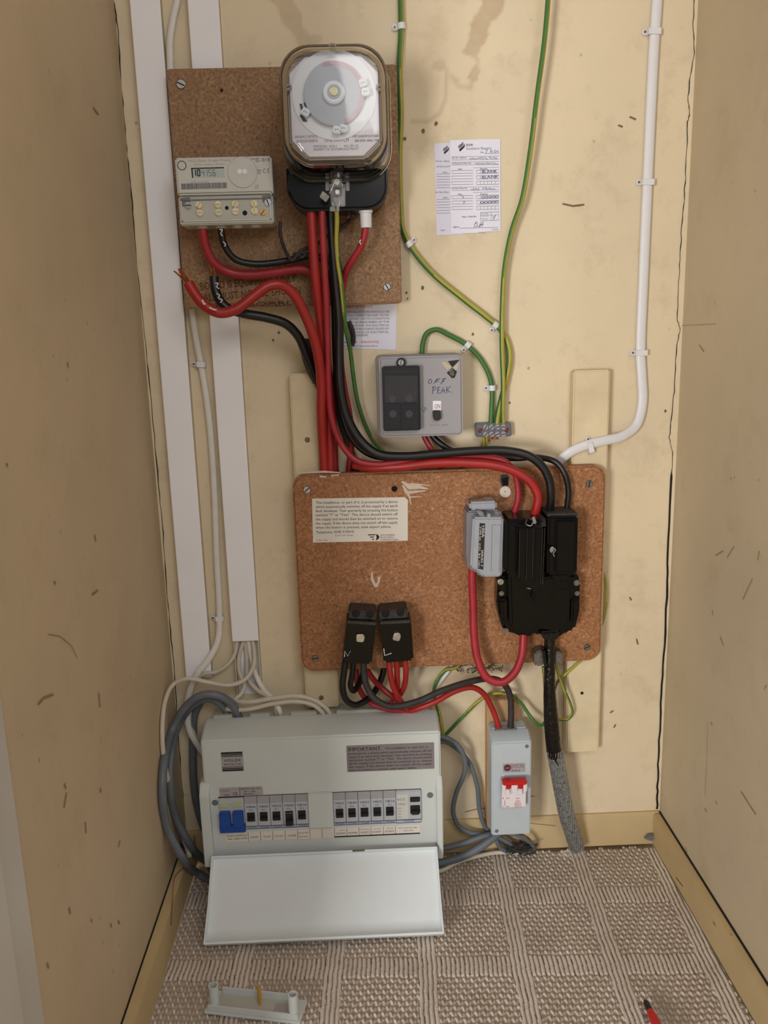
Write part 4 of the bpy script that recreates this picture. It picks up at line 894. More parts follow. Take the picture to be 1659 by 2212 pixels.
# ------------------------------------------------------------------ small grey isolator
FI = .066
r = root('isolator_switch', P(1100, 1805, 0), 'small pale grey isolator enclosure with a red switch bar, right of the consumer unit', 'isolator switch')
ix0, ix1 = P(1063, 1700, FI).x, P(1147, 1700, FI).x; iz0, iz1 = P(1100, 1804, FI).z, P(1104, 1604, FI).z; zsh = iz1+.010
ix0 = P(1062, 1700, FI).x
mb = MB(); mb.profile([(.020, iz0+.001), (.045, iz0), (.045, zsh+.001), (.020, zsh+.001)], ix0+.002, ix1-.002, 'memcase', .002); mb.build('base', r)
mb = MB(); mb.profile([(.043, iz0), (FI, iz0), (FI, iz1), (.050, zsh), (.043, zsh)], ix0, ix1, 'memcase', .0018); mb.build('cover', r)
c0 = P(1090, 1582, .04); mb = MB()
for x in (ix0+.0155, ix0+.031): mb.box(x-.0085, x+.0085, .032, .0495, zsh-.001, zsh+.0012, 'memtop', .001)
mb.build('cable_notch', r)
for px, py in ((1138, 1612), (1073, 1795)): MB().cyl(P(px, py, FI), .0028, .0004, 'holegrey').build('screw_hole', r)
mb = MB(); mb.pprism([(1086, 1650), (1134, 1648), (1135, 1667), (1087, 1669)], FI, FI+.0004, 'slabel'); mb.cyl(P(1096, 1658.5, FI+.0004), .0052, .0002, 'maroon', seg=28); o_ = FI+.0007
mb.ptext("MEM", (1091, 1661), (1101, 1660.5), o_+.0002, 3.5, 'slabel'); mb.ptext("CAT No", (1107, 1655.5), (1132, 1654.5), o_, 4, 'maroon'); mb.ptext("1SL2", (1107, 1666.5), (1123, 1666), o_, 4.5, 'maroon'); mb.pstroke([(1105.5, 1650), (1106, 1668)], o_, .6, 'maroon'); mb.pstroke([(1106, 1658), (1133, 1657)], o_, .6, 'maroon')
mb.build('rating_label', r, smooth=0)
mb = MB(); mb.pprism([(1082, 1680), (1137, 1678), (1139, 1735), (1084, 1741)], FI-.002, FI+.004, 'fuse', .001); mb.build('switch_surround', r)
mb = MB(); mb.pprism([(1085, 1688), (1137, 1687), (1136, 1743), (1084, 1746)], FI+.003, FI+.011, 'switchwhite', .001); mb.build('switch_body', r)
mb = MB()
for x in (1084.5, 1105, 1130.5): mb.pprism([(x, 1695), (x+(9 if x != 1105 else 14), 1695), (x+(8 if x != 1105 else 13), 1711), (x+1, 1712)], FI+.010, FI+.018, 'switchwhite', .001)
for x in (1093, 1120): mb.pprism([(x, 1702), (x+7, 1701), (x+10, 1718), (x-2, 1718)], FI+.010, FI+.015, 'switchwhite', .001)
mb.build('toggle_guard', r)
mb = MB(); mb.pprism([(1086, 1689), (1139, 1687), (1138, 1696), (1087, 1698)], FI+.009, FI+.021, 'switchred', .0012); mb.pprism([(1093, 1696), (1105, 1696), (1103, 1706), (1094, 1706)], FI+.009, FI+.019, 'switchred', .001); mb.pprism([(1119, 1695), (1131, 1695), (1130, 1705), (1120, 1705)], FI+.009, FI+.019, 'switchred', .001); mb.build('toggle', r)['label'] = 'red bar joining two red switch levers'
mb = MB(); o_ = FI+.0114
for t, a, b, h, k in (("I", (1086, 1726), (1087.5, 1726), 3.5, 'inkred'), ("ON", (1093, 1726), (1100, 1725.5), 3.2, 'inkred'), ("O", (1085.5, 1744), (1088.5, 1744), 3, 'inkred'), ("OFF", (1092, 1744), (1100, 1743.6), 3, 'inkred'), ("80A", (1115, 1726), (1123, 1725.6), 3, 'inkred'), ("250V", (1113, 1732), (1124, 1731.6), 3, 'inkred'), ("MEM", (1113, 1738.5), (1123.5, 1738), 2.6, 'inkred'), ("MADE IN UK", (1111, 1743.5), (1127, 1743), 2.4, 'inkred')): mb.ptext(t, a, b, o_, h, k)
mb.pstroke([(1090.5, 1729), (1090, 1741)], o_, .8, 'ink'); mb.pstroke([(1112, 1734.5), (1125, 1734), (1126, 1739), (1113, 1740), (1112, 1734.5)], o_, .7, 'inkred'); mb.build('switch_lettering', r, smooth=0)

# ------------------------------------------------------------------ consumer unit
FO = .095
r = root('consumer_unit', P(700, 1850, 0), 'wide grey-white consumer unit low on the wall, its flap hanging open on the carpet', 'consumer unit')
cx0, cx1 = P(436, 1640, FO).x, P(952, 1640, FO).x
zt = P(693, 1591, FO).z; zb_ = P(700, 1858, FO).z; zc = P(700, 1552, .060).z; zn = P(700, 1536, .045).z
mb = MB(); mb.box(cx0+.006, cx1-.006, 0, .044, zb_+.003, zn-.010, 'cu_aged', .002)
# notched cable rim
xs = [(504-3, 540), (583, 628), (684, 727)]; rim = []
edges = [cx0+.010]
for a, b in xs: edges += [P(a, 1540, .045).x, P(b, 1540, .045).x]
edges += [P(905, 1530, .045).x]
mb.build('back_box', r)
mb = MB()
for i in range(0, len(edges), 2): MB().box(edges[i], edges[i+1], .040, .046, zn-.012, zn, 'cu_aged', .0008).build('rim_tab', r)
MB().box(edges[-1]+.0005, cx1-.012, .040, .046, zn-.010, zn-.004, 'cu_aged', .0008).build('rim_tab', r)
mb = MB(); mb.profile([(.044, zb_), (FO, zb_), (FO, zt), (.060, zc), (.044, zc)], cx0, cx1, 'cu', .0022)
mb.build('cover', r)
mb = MB()
for px, py in ((464.5, 1734), (929, 1717.5)): mb.cyl(P(px, py, FO), .0044, .0004, 'holegrey')
mb.build('screw_recess', r)
for (xa, xb, ya, yb) in ((436, 456, 1703, 1874), (945, 957, 1686, 1855)):
    xa_, xb_ = P(xa, 1790, FO+.010).x, P(xb, 1790, FO+.010).x; za, zz = P(xa, yb, FO+.010).z, P(xa, ya, FO+.010).z
    mb = MB(); mb.profile([(FO-.03, za+.001), (FO+.011, za), (FO+.011, zz-.012), (FO-.0002, zz+.002), (FO-.03, zz+.002)], xa_, xb_, 'cu', .0012); mb.build('side_cheek', r)
# breaker row
zr1 = P(690, 1713, FO).z; zr0 = P(690, 1783, FO).z; H = zr1-zr0
def cx_(px): return P(px, 1750, FO).x
mb = MB(); mb.box(cx_(474), cx_(910), FO-.002, FO+.0004, zr0-.0006, zr1+.0006, 'dark'); mb.build('breaker_opening', r)
def Z(t): return zr0+H*t            # t = 0 bottom, 1 top of the row
LB = [(529, 556.7, 'VB06', 'B6'), (556.7, 584, 'VB06', 'B6'), (584, 611.6, 'VB32', 'B32'), (611.6, 639, 'VB40', 'B40'), (639, 666.5, 'VB16', 'B16'),
      (720.4, 747.4, 'VB32', 'B32'), (747.4, 773.9, 'VB40', 'B40'), (773.9, 801.4, 'VB32', 'B32'), (801.4, 828.4, 'VB32', 'B32'), (828.4, 855.7, 'VB16', 'B16')]
BO = FO+.004
for i, (a, b, t1, t2) in enumerate(LB):
    x0, x1 = cx_(a)+.0003, cx_(b)-.0003; w = x1-x0; mb = MB()
    mb.box(x0, x1, FO-.001, BO, Z(.10), Z(.82), 'mcb', .0006); mb.profile([(FO-.001, Z(.82)), (BO, Z(.82)), (FO+.0015, Z(1)), (FO-.001, Z(1))], x0, x1, 'gbox'); mb.box(x0, x1, FO-.001, BO-.002, Z(0), Z(.12), 'mcb')
    mb.rpoly([(x0, Z(.02)), (x1, Z(.02)), (x1, Z(.12)), (x0, Z(.12))], BO-.0018, 'mcb'); mb.stroke([(x0, Z(.115)), (x1, Z(.115))], BO+.0002, .0009, 'inkblue'); mb.stroke([(x0, Z(.015)), (x1, Z(.015))], BO-.0016, .0009, 'inkblue')
    mb.text('VOLEX', (x0+w*.12, Z(.035)), (x1-w*.12, Z(.035)), BO-.0015, .0028, 'inkblue')
    mb.text(t1, (x0+w*.12, Z(.68)), (x1-w*.1, Z(.68)), BO+.0003, .0033, 'inkblue'); mb.text(t2, (x0+w*.34, Z(.59)), (x1-w*.34, Z(.59)), BO+.0003, .0022, 'inkgrey')
    br = mb.build('circuit_breaker', r, smooth=30)
    lo = .13 if i == 3 else .27
    mb = MB(); mb.box(x0+w*.18, x1-w*.2, BO-.001, BO+.0014, Z(lo), Z(.54), 'toggle', .0004); zm_ = Z(.54 if i == 3 else .42)
    mb.box(x0+w*.2, x1-w*.22, BO, BO+.006, Z(lo)+.0008 if i == 3 else zm_-.0032, Z(.30) if i == 3 else zm_-.0002, 'toggle', .0006)
    if i == 3: mb.text('O-OFF', (x0+w*.24, Z(.47)), (x1-w*.26, Z(.47)), BO+.0016, .0018, 'slabel')
    ORG[br.name] = ORG[r.name]; mb.build('toggle', br)
# twin pole main switch in blue
x0, x1 = cx_(474.5), cx_(529)-.0004; w = x1-x0
mb = MB(); mb.box(x0, x1, FO-.001, BO-.001, Z(.05), Z(.98), 'mcb', .0006); ms = mb.build('main_switch', r); ORG[ms.name] = ORG[r.name]; ms['label'] = 'wide main switch with two blue levers'
for a in (.05, .54): MB().box(x0+w*a, x0+w*(a+.36), BO-.0012, BO+.0004, Z(.74), Z(.84), 'yellowish' if 'yellowish' in M else 'mcb').build('indicator_window', ms)
MB().box(x0-.0006, x1+.0008, BO-.001, BO+.004, Z(-.02), Z(.22), 'blue', .0008).build('lever_bar', ms)
for a, b in ((.02, .45), (.55, .97)): MB().box(x0+w*a, x0+w*b, BO-.0015, BO+.008, Z(.18), Z(.62), 'blue', .001).build('lever', ms)
# blank cover between the two groups
mb = MB(); mb.box(cx_(666.5)+.0002, cx_(720.4)-.0002, FO, FO+.0055, Z(-.02), Z(1.03), 'cu', .0008); mb.build('blanking_plate', r)
# residual current device
x0, x1 = cx_(855.7)+.0002, cx_(909.5); w = x1-x0; mb = MB(); mb.box(x0, x1, FO-.001, BO+.0006, Z(.12), Z(1.0), 'mcb', .0008); mb.box(x0, x1, FO-.001, BO-.001, Z(0), Z(.13), 'mcb')
o_ = BO+.0009; mb.box(x0+.0008, x0+w*.48, BO, BO+.0008, Z(.14), Z(.90), 'meter'); mb.text('RCD', (x0+w*.06, Z(.72)), (x0+w*.36, Z(.72)), o_, .0036, 'inkgrey'); mb.text('VR63', (x0+w*.06, Z(.58)), (x0+w*.36, Z(.58)), o_, .0032, 'inkgrey')
for j, t in enumerate(('63A', '30mA', '240V', '50Hz')): mb.text(t, (x0+w*.06, Z(.47-.09*j)), (x0+w*.2, Z(.47-.09*j)), o_, .0018, 'inkgrey')
mb.stroke([(x0, Z(.125)), (x1, Z(.125))], o_+.0002, .0009, 'inkblue'); mb.stroke([(x0, Z(.01)), (x1, Z(.01))], BO-.0008, .0009, 'inkblue'); mb.text('VOLEX', (x0+w*.28, Z(.04)), (x0+w*.72, Z(.04)), BO-.0008, .0026, 'inkblue')
rc = mb.build('residual_current_device', r, smooth=30); ORG[rc.name] = ORG[r.name]
MB().box(x0+w*.56, x1-w*.05, BO, BO+.003, Z(.68), Z(.82), 'toggle', .0006).build('test_button', rc)
mb = MB(); mb.box(x0+w*.56, x1-w*.05, BO, BO+.002, Z(.30), Z(.56), 'toggle', .0006); mb.box(x0+w*.6, x1-w*.09, BO, BO+.007, Z(.33), Z(.44), 'toggle', .0008); mb.build('toggle', rc)
# strips of circuit names
def zrow(py, px=690): return P(px, py, FO).z
za, zb2 = P(690, 1811, FO).z+.0005, P(690, 1791.5, FO).z+.0005; o_ = FO+.0004
mb = MB(); mb.box(cx_(483), cx_(720), FO-.0005, FO+.0002, za, zb2, 'sticker'); mb.box(cx_(720), cx_(906), FO-.0005, FO+.0002, za+.002, zb2, 'sticker'); mb.box(cx_(720), cx_(906), FO-.0005, FO+.0003, za, za+.0018, 'ink')
dv = [532.5, 559.5, 586, 613, 640, 667, 693.5, 720.4, 747.4, 773.9, 800, 827, 853]
for d in dv: mb.stroke([(cx_(d), za), (cx_(d), zb2)], o_, .0005, 'ink')
h_ = zb2-za
mb.text("MAIN SWITCH", (cx_(486), za+h_*.58), (cx_(529), za+h_*.58), o_, .0026, 'ink'); mb.text("ALL CIRCUITS", (cx_(487), za+h_*.25), (cx_(530), za+h_*.25), o_, .0026, 'ink')
for t, a, b, k in (("LIGHTS", 537, 553, 'ink'), ("TANK", 565, 582, 'inkgrey'), ("STORE", 590, 608, 'inkgrey'), ("COOKER", 619, 637, 'ink'), ("SOCKETS", 724, 744, 'ink'), ("SHOWER", 750, 770, 'ink'), ("SOCKETS", 777, 797, 'ink'), ("SOCKETS", 803, 823, 'ink'), ("SOCKETS", 830, 850, 'ink')):
    mb.text(t, (cx_(a), za+h_*.34), (cx_(b), za+h_*.34), o_, .0026, k)
for t, a, b in (("UPST.", 730, 744), ("KITCHEN", 777, 797), ("D/STAIRS", 806, 822), ("GARAGE", 833, 848)): mb.text(t, (cx_(a), za+h_*.70), (cx_(b), za+h_*.70), o_, .0017, 'inkgrey')
mb.text("BOILER", (cx_(642), za+h_*.58), (cx_(664), za+h_*.62), o_, .0022, 'inkgrey'); mb.text("PROGR.", (cx_(643), za+h_*.18), (cx_(663), za+h_*.2), o_, .0022, 'inkgrey')
mb.text("RCD PROTECTED", (cx_(860), za+h_*.66), (cx_(901), za+h_*.66), o_, .0020, 'inkgrey'); mb.text("CIRCUITS", (cx_(870), za+h_*.36), (cx_(892), za+h_*.36), o_, .0020, 'inkgrey')
mb.build('circuit_label_strip', r, smooth=0)
def frect(x0, y0, x1, y1, off): return rrpx(x0, y0, x1, y1, off, .0015, 3)
mb = MB(); mb.prism(frect(749, 1607, 938, 1664, FO), FO, FO+.0003, 'glabel'); o_ = FO+.0006; A = frect(749, 1607, 938, 1664, FO); xa, xb = min(p[0] for p in A), max(p[0] for p in A); z1, z0 = max(p[1] for p in A), min(p[1] for p in A); W_ = xb-xa; hh = z1-z0
mb.text("IMPORTANT.", (xa+W_*.02, z1-hh*.21), (xa+W_*.40, z1-hh*.21), o_, .0052, 'ink'); mb.text("This installation or part of it, is", (xa+W_*.44, z1-hh*.19), (xa+W_*.93, z1-hh*.19), o_, .0030, 'ink')
for i, t in enumerate(("protected by a device which automatically switches off the", "supply if an earth fault develops. Test quarterly by pressing", 'the button marked "T" or "Test". The device should switch', "off the supply and should then be switched on to restore", "the supply. If the device does not switch off the supply", "when the button is pressed, seek expert advice.")):
    mb.text(t, (xa+W_*.02, z1-hh*(.34+.125*i)), (xa+W_*(.97 if i < 5 else .8), z1-hh*(.34+.125*i)), o_, .0030, 'ink')
mb.build('warning_sticker', r, smooth=0)['label'] = 'grey sticker beginning IMPORTANT'
A = frect(478, 1624, 526, 1666, FO); xa, xb = min(p[0] for p in A), max(p[0] for p in A); z1, z0 = max(p[1] for p in A), min(p[1] for p in A); W_ = xb-xa; hh = z1-z0
mb = MB(); mb.prism(A, FO, FO+.0003, 'slabel')
for t, w in ((.05, .09), (.15, .05), (.23, .03), (.77, .03), (.85, .05), (.94, .08)): mb.stroke([(xa+.0008, z1-hh*t), (xb-.0008, z1-hh*t)], o_, hh*w, 'ink')
mb.text("VOLEX", (xa+W_*.12, z1-hh*.50), (xa+W_*.90, z1-hh*.50), o_, .0042, 'ink'); mb.text("PROTECTOR", (xa+W_*.12, z1-hh*.68), (xa+W_*.90, z1-hh*.68), o_, .0028, 'ink'); mb.build('maker_sticker', r, smooth=0)
A = frect(474, 1700, 568, 1719.5, FO); xa, xb = min(p[0] for p in A), max(p[0] for p in A); z1, z0 = max(p[1] for p in A), min(p[1] for p in A); W_ = xb-xa; hh = z1-z0
mb = MB(); mb.prism(A, FO, FO+.0003, 'slabel'); mb.text("VCU14", (xa+W_*.02, z1-hh*.44), (xa+W_*.23, z1-hh*.44), o_, .0030, 'inkgrey'); mb.text("LR7882", (xa+W_*.1, z1-hh*.88), (xa+W_*.22, z1-hh*.88), o_, .0018, 'ink'); mb.text("CE", (xa+W_*.31, z1-hh*.86), (xa+W_*.41, z1-hh*.86), o_, .0046, 'ink')
mb.stroke([(xa+W_*.47, z0), (xa+W_*.47, z1)], o_, .0005, 'ink'); mb.text("MAXIMUM LOAD 100A", (xa+W_*.49, z1-hh*.28), (xa+W_*.94, z1-hh*.28), o_, .0022, 'ink'); mb.text("230V a.c. 50Hz", (xa+W_*.55, z1-hh*.58), (xa+W_*.83, z1-hh*.58), o_, .0022, 'ink'); mb.text("BSEN 60439-3", (xa+W_*.55, z1-hh*.86), (xa+W_*.8, z1-hh*.86), o_, .0022, 'ink'); mb.build('rating_sticker', r, smooth=0)
# open flap: a shallow tray resting on the carpet
h0 = P(700, 1843, .106); hb = F(700, 2031, .006)
u0, v0 = .106, h0.z; u1, v1 = -hb.y, .005
d = Vector((u1-u0, v1-v0)); Ld = d.length; d.normalize(); nrm = Vector((-d.y, d.x)); 
if nrm.x < 0: nrm = -nrm
lx0, lx1 = P(458, 1850, u0).x, P(945, 1838, u0).x
lx0b, lx1b = F(444, 2040, .006).x, F(957, 2018, .006).x
fx_0, fx_1 = (lx0+lx0b)/2, (lx1+lx1b)/2
def q(t, n): c = Vector((u0, v0))+d*t+nrm*n; return (c.x, c.y)
mb = MB(); mb.profile([q(0, .009), q(0, 0), q(Ld, 0), q(Ld+.001, .015), q(Ld-.0014, .015), q(Ld-.0055, .0085), q(Ld-.0105, .0045), q(Ld-.016, .0022), q(Ld-.020, .0016), q(.0022, .0016), q(.0022, .009)], fx_0, fx_1, 'flap', .0005)
fl = mb.build('flap', r)
for s, xa in ((1, fx_0), (-1, fx_1-.0022)):
    mb = MB(); mb.profile([q(0, .0), q(Ld, 0), q(Ld+.001, .015), q(Ld*.55, .0075), q(0, .009)], xa, xa+.0022, 'flap', .0005); ORG[fl.name] = ORG[r.name]; mb.build('side_lip', fl)
mb = MB(); a = q(.0012, .0092); mb.box(P(762, 1848, .11).x, P(788, 1848, .11).x, a[0]-.0012, a[0]+.0012, a[1]-.0006, a[1]+.0004, 'darkspot'); mb.build('chipped_edge', fl)

# ------------------------------------------------------------------ loose parts on the carpet
a = F(441, 2187, .003); b = F(648, 2211, .003); ang = math.atan2(b.y-a.y, b.x-a.x); L_ = (b-a).length
r = root('fixing_bracket', a, 'loose white plastic bracket with two tubular posts lying on the carpet', 'bracket')
T = Matrix.Translation((a.x, a.y, 0)) @ Matrix.Rotation(ang, 4, 'Z')
mb = MB(T); mb.box(0, L_, 0, -.034, .0005, .0045, 'cu', .0008); mb.box(.010, L_-.010, -.008, -.030, .0045, .0052, 'cu_aged', .0003); mb.build('plate', r)
mb = MB(T); mb.box(.004, L_-.003, -.0015, -.004, .0045, .012, 'cu', .0006); mb.build('rib', r)
mb = MB(T); mb.box(.012, L_-.016, -.0285, -.031, .0045, .014, 'cu', .0006); mb.build('rib', r)
for x in (.0105, L_-.0095):
    mb = MB(T); mb.ring((x, .0085, .0045), .0042, .0058, .030, 'cu', (0, 0, 1), 28); mb.cyl((x, .0085, .0045), .0043, .023, 'holegrey', (0, 0, 1)); mb.build('post', r)
mb = MB(T); mb.cyl((L_*.54, .018, .0045), .0017, .026, 'gold', (0, 0, 1))
for i in range(12): mb.ring((L_*.54, .018, .010+.0016*i), .0015, .0022, .0007, 'gold', (0, 0, 1), 16)
mb.build('brass_screw', r)
mb = MB(T); mb.box(L_*.70, L_*.90, -.012, -.024, .0052, .0055, 'slabel'); mb.build('small_label', r)
a = F(1393, 2160, .008); b = F(1440, 2260, .010); d = (b-a).normalized(); r = root('screwdriver', a, 'red screwdriver with a dark rounded end, cut off by the bottom edge of the photo', 'screwdriver')
MB().tube([a, a+d*.004, a+d*.012, a+d*.018], 1, 'toggle', 14, width=[.0012, .0032, .0038, .004]).build('end_cap', r)
mb = MB(); mb.tube([a+d*.0175, a+d*.022, a+d*.05, a+d*.12], 1, 'switchred', 16, width=[.0042, .0048, .0056, .009]); mb.build('handle', r)
# grey rag of underfelt in the right rear corner and dust under the isolator
mb = MB(); mb.pprism([(1392, 1812), (1400, 1804), (1418, 1803), (1428, 1793), (1425, 1803), (1416, 1812), (1408, 1818)], .009, .014, 'holegrey', .001)
tag(mb.build('torn_felt_scrap'), 'torn grey felt scrap poking up in the rear right corner of the floor', 'scrap')
mb = MB(); random.seed(5); c0 = F(1128, 1838, .008)
for i in range(46):
    p = [c0+Vector((random.gauss(0, .010), random.gauss(0, .006), abs(random.gauss(0, .006)))) for _ in range(4)]; mb.tube(p, random.uniform(.0006, .0016), random.choice(('dust', 'dust', 'holegrey')), 5, sub=3)
tag(mb.build('fluff'), 'clump of dark grey fluff on the carpet edge under the small isolator', 'fluff', kind='stuff')
# fluff and dirt below the edge of the service board
mb = MB(); random.seed(9)
for i in range(70):
    c0 = P(random.uniform(990, 1085), random.uniform(1434, 1452), random.uniform(.004, .03)); p = [c0+Vector((random.gauss(0, .004), random.gauss(0, .003), random.gauss(0, .002))) for _ in range(3)]; mb.tube(p, random.uniform(.0002, .0005), 'dust', 4, sub=3)
tag(mb.build('cobweb'), 'dark dusty cobweb hanging under the lower board behind the red loop', 'cobweb', kind='stuff')

# ------------------------------------------------------------------ cables
def cable(name, label, cat, pts, wpx, k, group=None, k2=None, twist=0, phase=0, flat=None, seg=14, width=None, sub=8):
    rr = wpx/2*(1.15-sum(p[2] for p in pts)/len(pts))/FPX*1.01; P3 = []
    for a in pts:                      # lay the cable against the side wall or floor where it meets them
        q = P(*a)
        if q.x < XL+rr+.001: q = X(a[0], a[1], XL+rr+.001)
        if q.z < .056+rr and q.x < XL+.0155+rr and q.y > -.52: q = X(a[0], a[1], XL+.0155+rr)
        if q.z < rr-.0005: q = F(a[0], a[1], rr)
        P3.append(q)
    mb = MB(); mb.tube(P3, rr, k, seg, k2=k2, twist=twist, phase=phase, flat=(rr, rr*flat) if flat else None, width=width, sub=sub)
    o = mb.build(name, origin=P3[0], smooth=60); return tag(o, label, cat, group), rr
GE = 'earth wires on the back wall'; GR = 'red power cables'; GK = 'black power cables'; GW = 'white cables left of the consumer unit'; GG = 'grey sheathed cables'
# green and yellow earth wires
cable('earth_wire', 'green and yellow earth wire running down just right of the time switch', 'wire', [(865, -60, .006), (866, 0, .006), (867, 60, .006), (863, 150, .008), (866, 250, .008), (863, 340, .007), (866, 450, .006), (869, 490, .006), (884, 527, .006), (930, 586, .006), (1000, 645, .006), (1050, 684, .006), (1078, 708, .006), (1096, 740, .007), (1101, 775, .009), (1093, 825, .009), (1081, 870, .010), (1074, 905, .011), (1073, 920, .011)], 12, 'yellow', GE, 'green', 1.5, 1.1, seg=16)
cable('earth_wire', 'long mostly green earth wire hanging loosely from the top edge, right of the white form', 'wire', [(1188, -60, .03), (1184, 0, .030), (1176, 90, .030), (1160, 210, .028), (1145, 330, .025), (1128, 430, .022), (1105, 500, .018), (1090, 580, .016), (1085, 660, .016), (1084, 740, .016), (1087, 830, .016), (1086, 890, .014), (1087, 920, .011)], 10.5, 'green', GE, 'yellow', 2, -2.0, seg=16)
cable('earth_wire', 'plain green wire arching from the top of the off-peak unit to the terminal block', 'wire', [(912, 775, .010), (913, 745, .010), (922, 720, .008), (942, 712, .007), (970, 724, .006), (1006, 744, .006), (1038, 776, .006), (1058, 815, .006), (1063, 845, .006), (1062, 880, .008), (1060, 920, .010)], 10.5, 'green', GE)
cable('earth_wire', 'green earth wire leaving the bottom of the terminal block and running behind the cable bundle', 'wire', [(1044, 940, .010), (1045, 955, .010), (1045, 985, .008), (1046, 1010, .006)], 7, 'green', GE, 'yellow', 20, 0)
cable('earth_wire', 'green and yellow earth wire next to the one leaving the bottom of the terminal block', 'wire', [(1051, 940, .010), (1051, 955, .010), (1052, 985, .008), (1053, 1010, .006)], 6, 'yellow', GE, 'green_d', 20, 2)
cable('earth_wire', 'earth wire from under the time switch, yellow on top and green beside the off-peak unit', 'wire', [(727, 452, .085), (728, 475, .085), (727, 520, .078), (730, 565, .074), (737, 612, .070), (742, 660, .066), (747, 710, .054), (757, 760, .034), (763, 810, .026), (772, 865, .018), (788, 915, .012), (808, 955, .010), (835, 980, .008), (850, 990, .007)], 9, 'green', GE, 'yellow', 12, .2, seg=16)
mb = MB()
for px, py in ((1056, 946), (1060, 947), (1067, 946), (1071, 947)): mb.cyl(P(px, py-3, .008), .0011, .004, 'copper', (0, 0, -1), seg=8)
mb.build('copper_ends', [o for o in bpy.data.objects if o.name == 'terminal_block'][0])
# cable clips
def clip(kind, w):
    r = bpy.data.objects.new('cable_clip', None); COL.objects.link(r); ORG[r.name] = Vector((0, 0, 0)); n = 8; l = .0036
    mb = MB(); out = [(-w-.0012, 0)]; 
    arc = [((w+.0012)*math.cos(math.pi-math.pi*i/n), (w+.0012)*math.sin(math.pi*i/n)*1.0+.0062) for i in range(n+1)]
    inn = [((w+.0001)*math.cos(math.pi*i/n), (w+.0001)*math.sin(math.pi*i/n)+.0062) for i in range(n+1)]
    if kind == 'flat': arc = [(-w-.0012, .0088), (-w+.0008, .0112), (w-.0008, .0112), (w+.0012, .0088)]; inn = [(w+.0001, .0086), (w-.0014, .0100), (-w+.0014, .0100), (-w-.0001, .0086)]
    prof = [(-w-.0012, .0003)]+arc+[(w+.0012, .0003), (w+.0001, .0003)]+inn+[(-w-.0001, .0003)]
    vs = [(x, -o, -l) for x, o in prof]+[(x, -o, l) for x, o in prof]; m_ = len(prof); bm = bmesh.new(); V = [bm.verts.new(v) for v in vs]
    bm.faces.new(V[:m_]); bm.faces.new(V[m_:][::-1])
    for i in range(m_): j = (i+1) % m_; bm.faces.new((V[j], V[i], V[m_+i], V[m_+j]))
    mb.addbm(bm, 'white', 0); mb.build('saddle', r)
    MB().prism(rrect(-w-.0075, -w-.0006, -l*.9, l*.9, .0025, 4), .0003, .005, 'white', .0008).build('nail_boss', r)
    MB().cyl((-w-.0045, -.005, 0), .0016, .0012, 'dullsteel').build('nail', r)
    return tag(r, None, 'cable clip')
def place(proto, px, py, ang, label, group, off=0):
    r = proto.copy(); COL.objects.link(r)
    for ch in proto.children: c = ch.copy(); COL.objects.link(c); c.parent = r
    p = P(px, py, .006); r.location = (p.x, -off, p.z); r.rotation_euler = (0, math.radians(ang), 0); tag(r, label, 'cable clip', group); return r
ce = clip('round', .0037); cf = clip('flat', .0072); cn = clip('flat', .0052)
GC = 'clips holding the earth wires'
place(ce, 867, 57, -4, 'topmost small white clip on an earth wire, level with the time switch top', GC)
place(ce, 884, 527, 143, 'small white clip at the lower right side of the chipboard, where the earth wire bends', GC)
place(ce, 1070, 702, -55, 'small white clip where the two long earth wires cross', GC)
place(ce, 1010, 745, -52, 'small white clip on the plain green arch above the off-peak unit', GC)
place(ce, 1063, 838, 0, 'small white clip on the green wire just above the terminal block', GC)
GF = 'clips holding the white flat cables'
place(cf, 1414, 69, 3, 'topmost white clip on the flat cable down the right side', GF)
place(cf, 1400, 394, 3, 'middle white clip on the flat cable down the right side', GF)
place(cf, 1386, 762, 1, 'third white clip down on the right flat cable, above its bend', GF)
place(cf, 1266, 962, 76, 'upright white clip on the right flat cable where it crosses the batten', GF, .0205)
place(cn, 434, 787, 4, 'white clip on the flat cable below the chipboard, between the two trunkings', GF)
place(cn, 474, 1335, 2, 'white clip on the lower part of the flat cable between the trunkings', GF)
for c_ in (ce, cf, cn):
    for ch in list(c_.children): bpy.data.objects.remove(ch)
    bpy.data.objects.remove(c_)
# flat white cables
cable('flat_cable', 'white flat cable down the right side of the wall, bending left towards the lower board', 'cable', [(1423, -60, .006), (1420, 0, .006), (1413, 100, .006), (1405, 260, .006), (1399, 394, .006), (1390, 600, .006), (1384, 762, .006), (1387, 820, .006), (1388, 870, .006), (1375, 918, .010), (1345, 942, .018), (1305, 952, .024), (1266, 962, .0265), (1230, 978, .026), (1205, 1000, .018), (1185, 1022, .012), (1170, 1040, .010)], 21, 'white', 'white flat cables', flat=.5)
cable('flat_cable', 'narrow white flat cable between the two trunkings, disappearing behind the chipboard', 'cable', [(388, -50, .006), (383, 0, .006), (374, 40, .006), (367, 90, .006), (368, 150, .006), (380, 350, .006), (400, 560, .006), (414, 670, .006), (425, 740, .006), (434, 787, .006), (446, 860, .006), (456, 950, .006), (463, 1060, .006), (468, 1200, .006), (474, 1335, .008), (470, 1385, .014), (450, 1425, .022), (425, 1458, .026), (408, 1500, .024), (404, 1545, .022), (410, 1580, .022), (428, 1612, .022), (440, 1630, .02)], 14, 'white_cable', 'white flat cables', flat=.6)
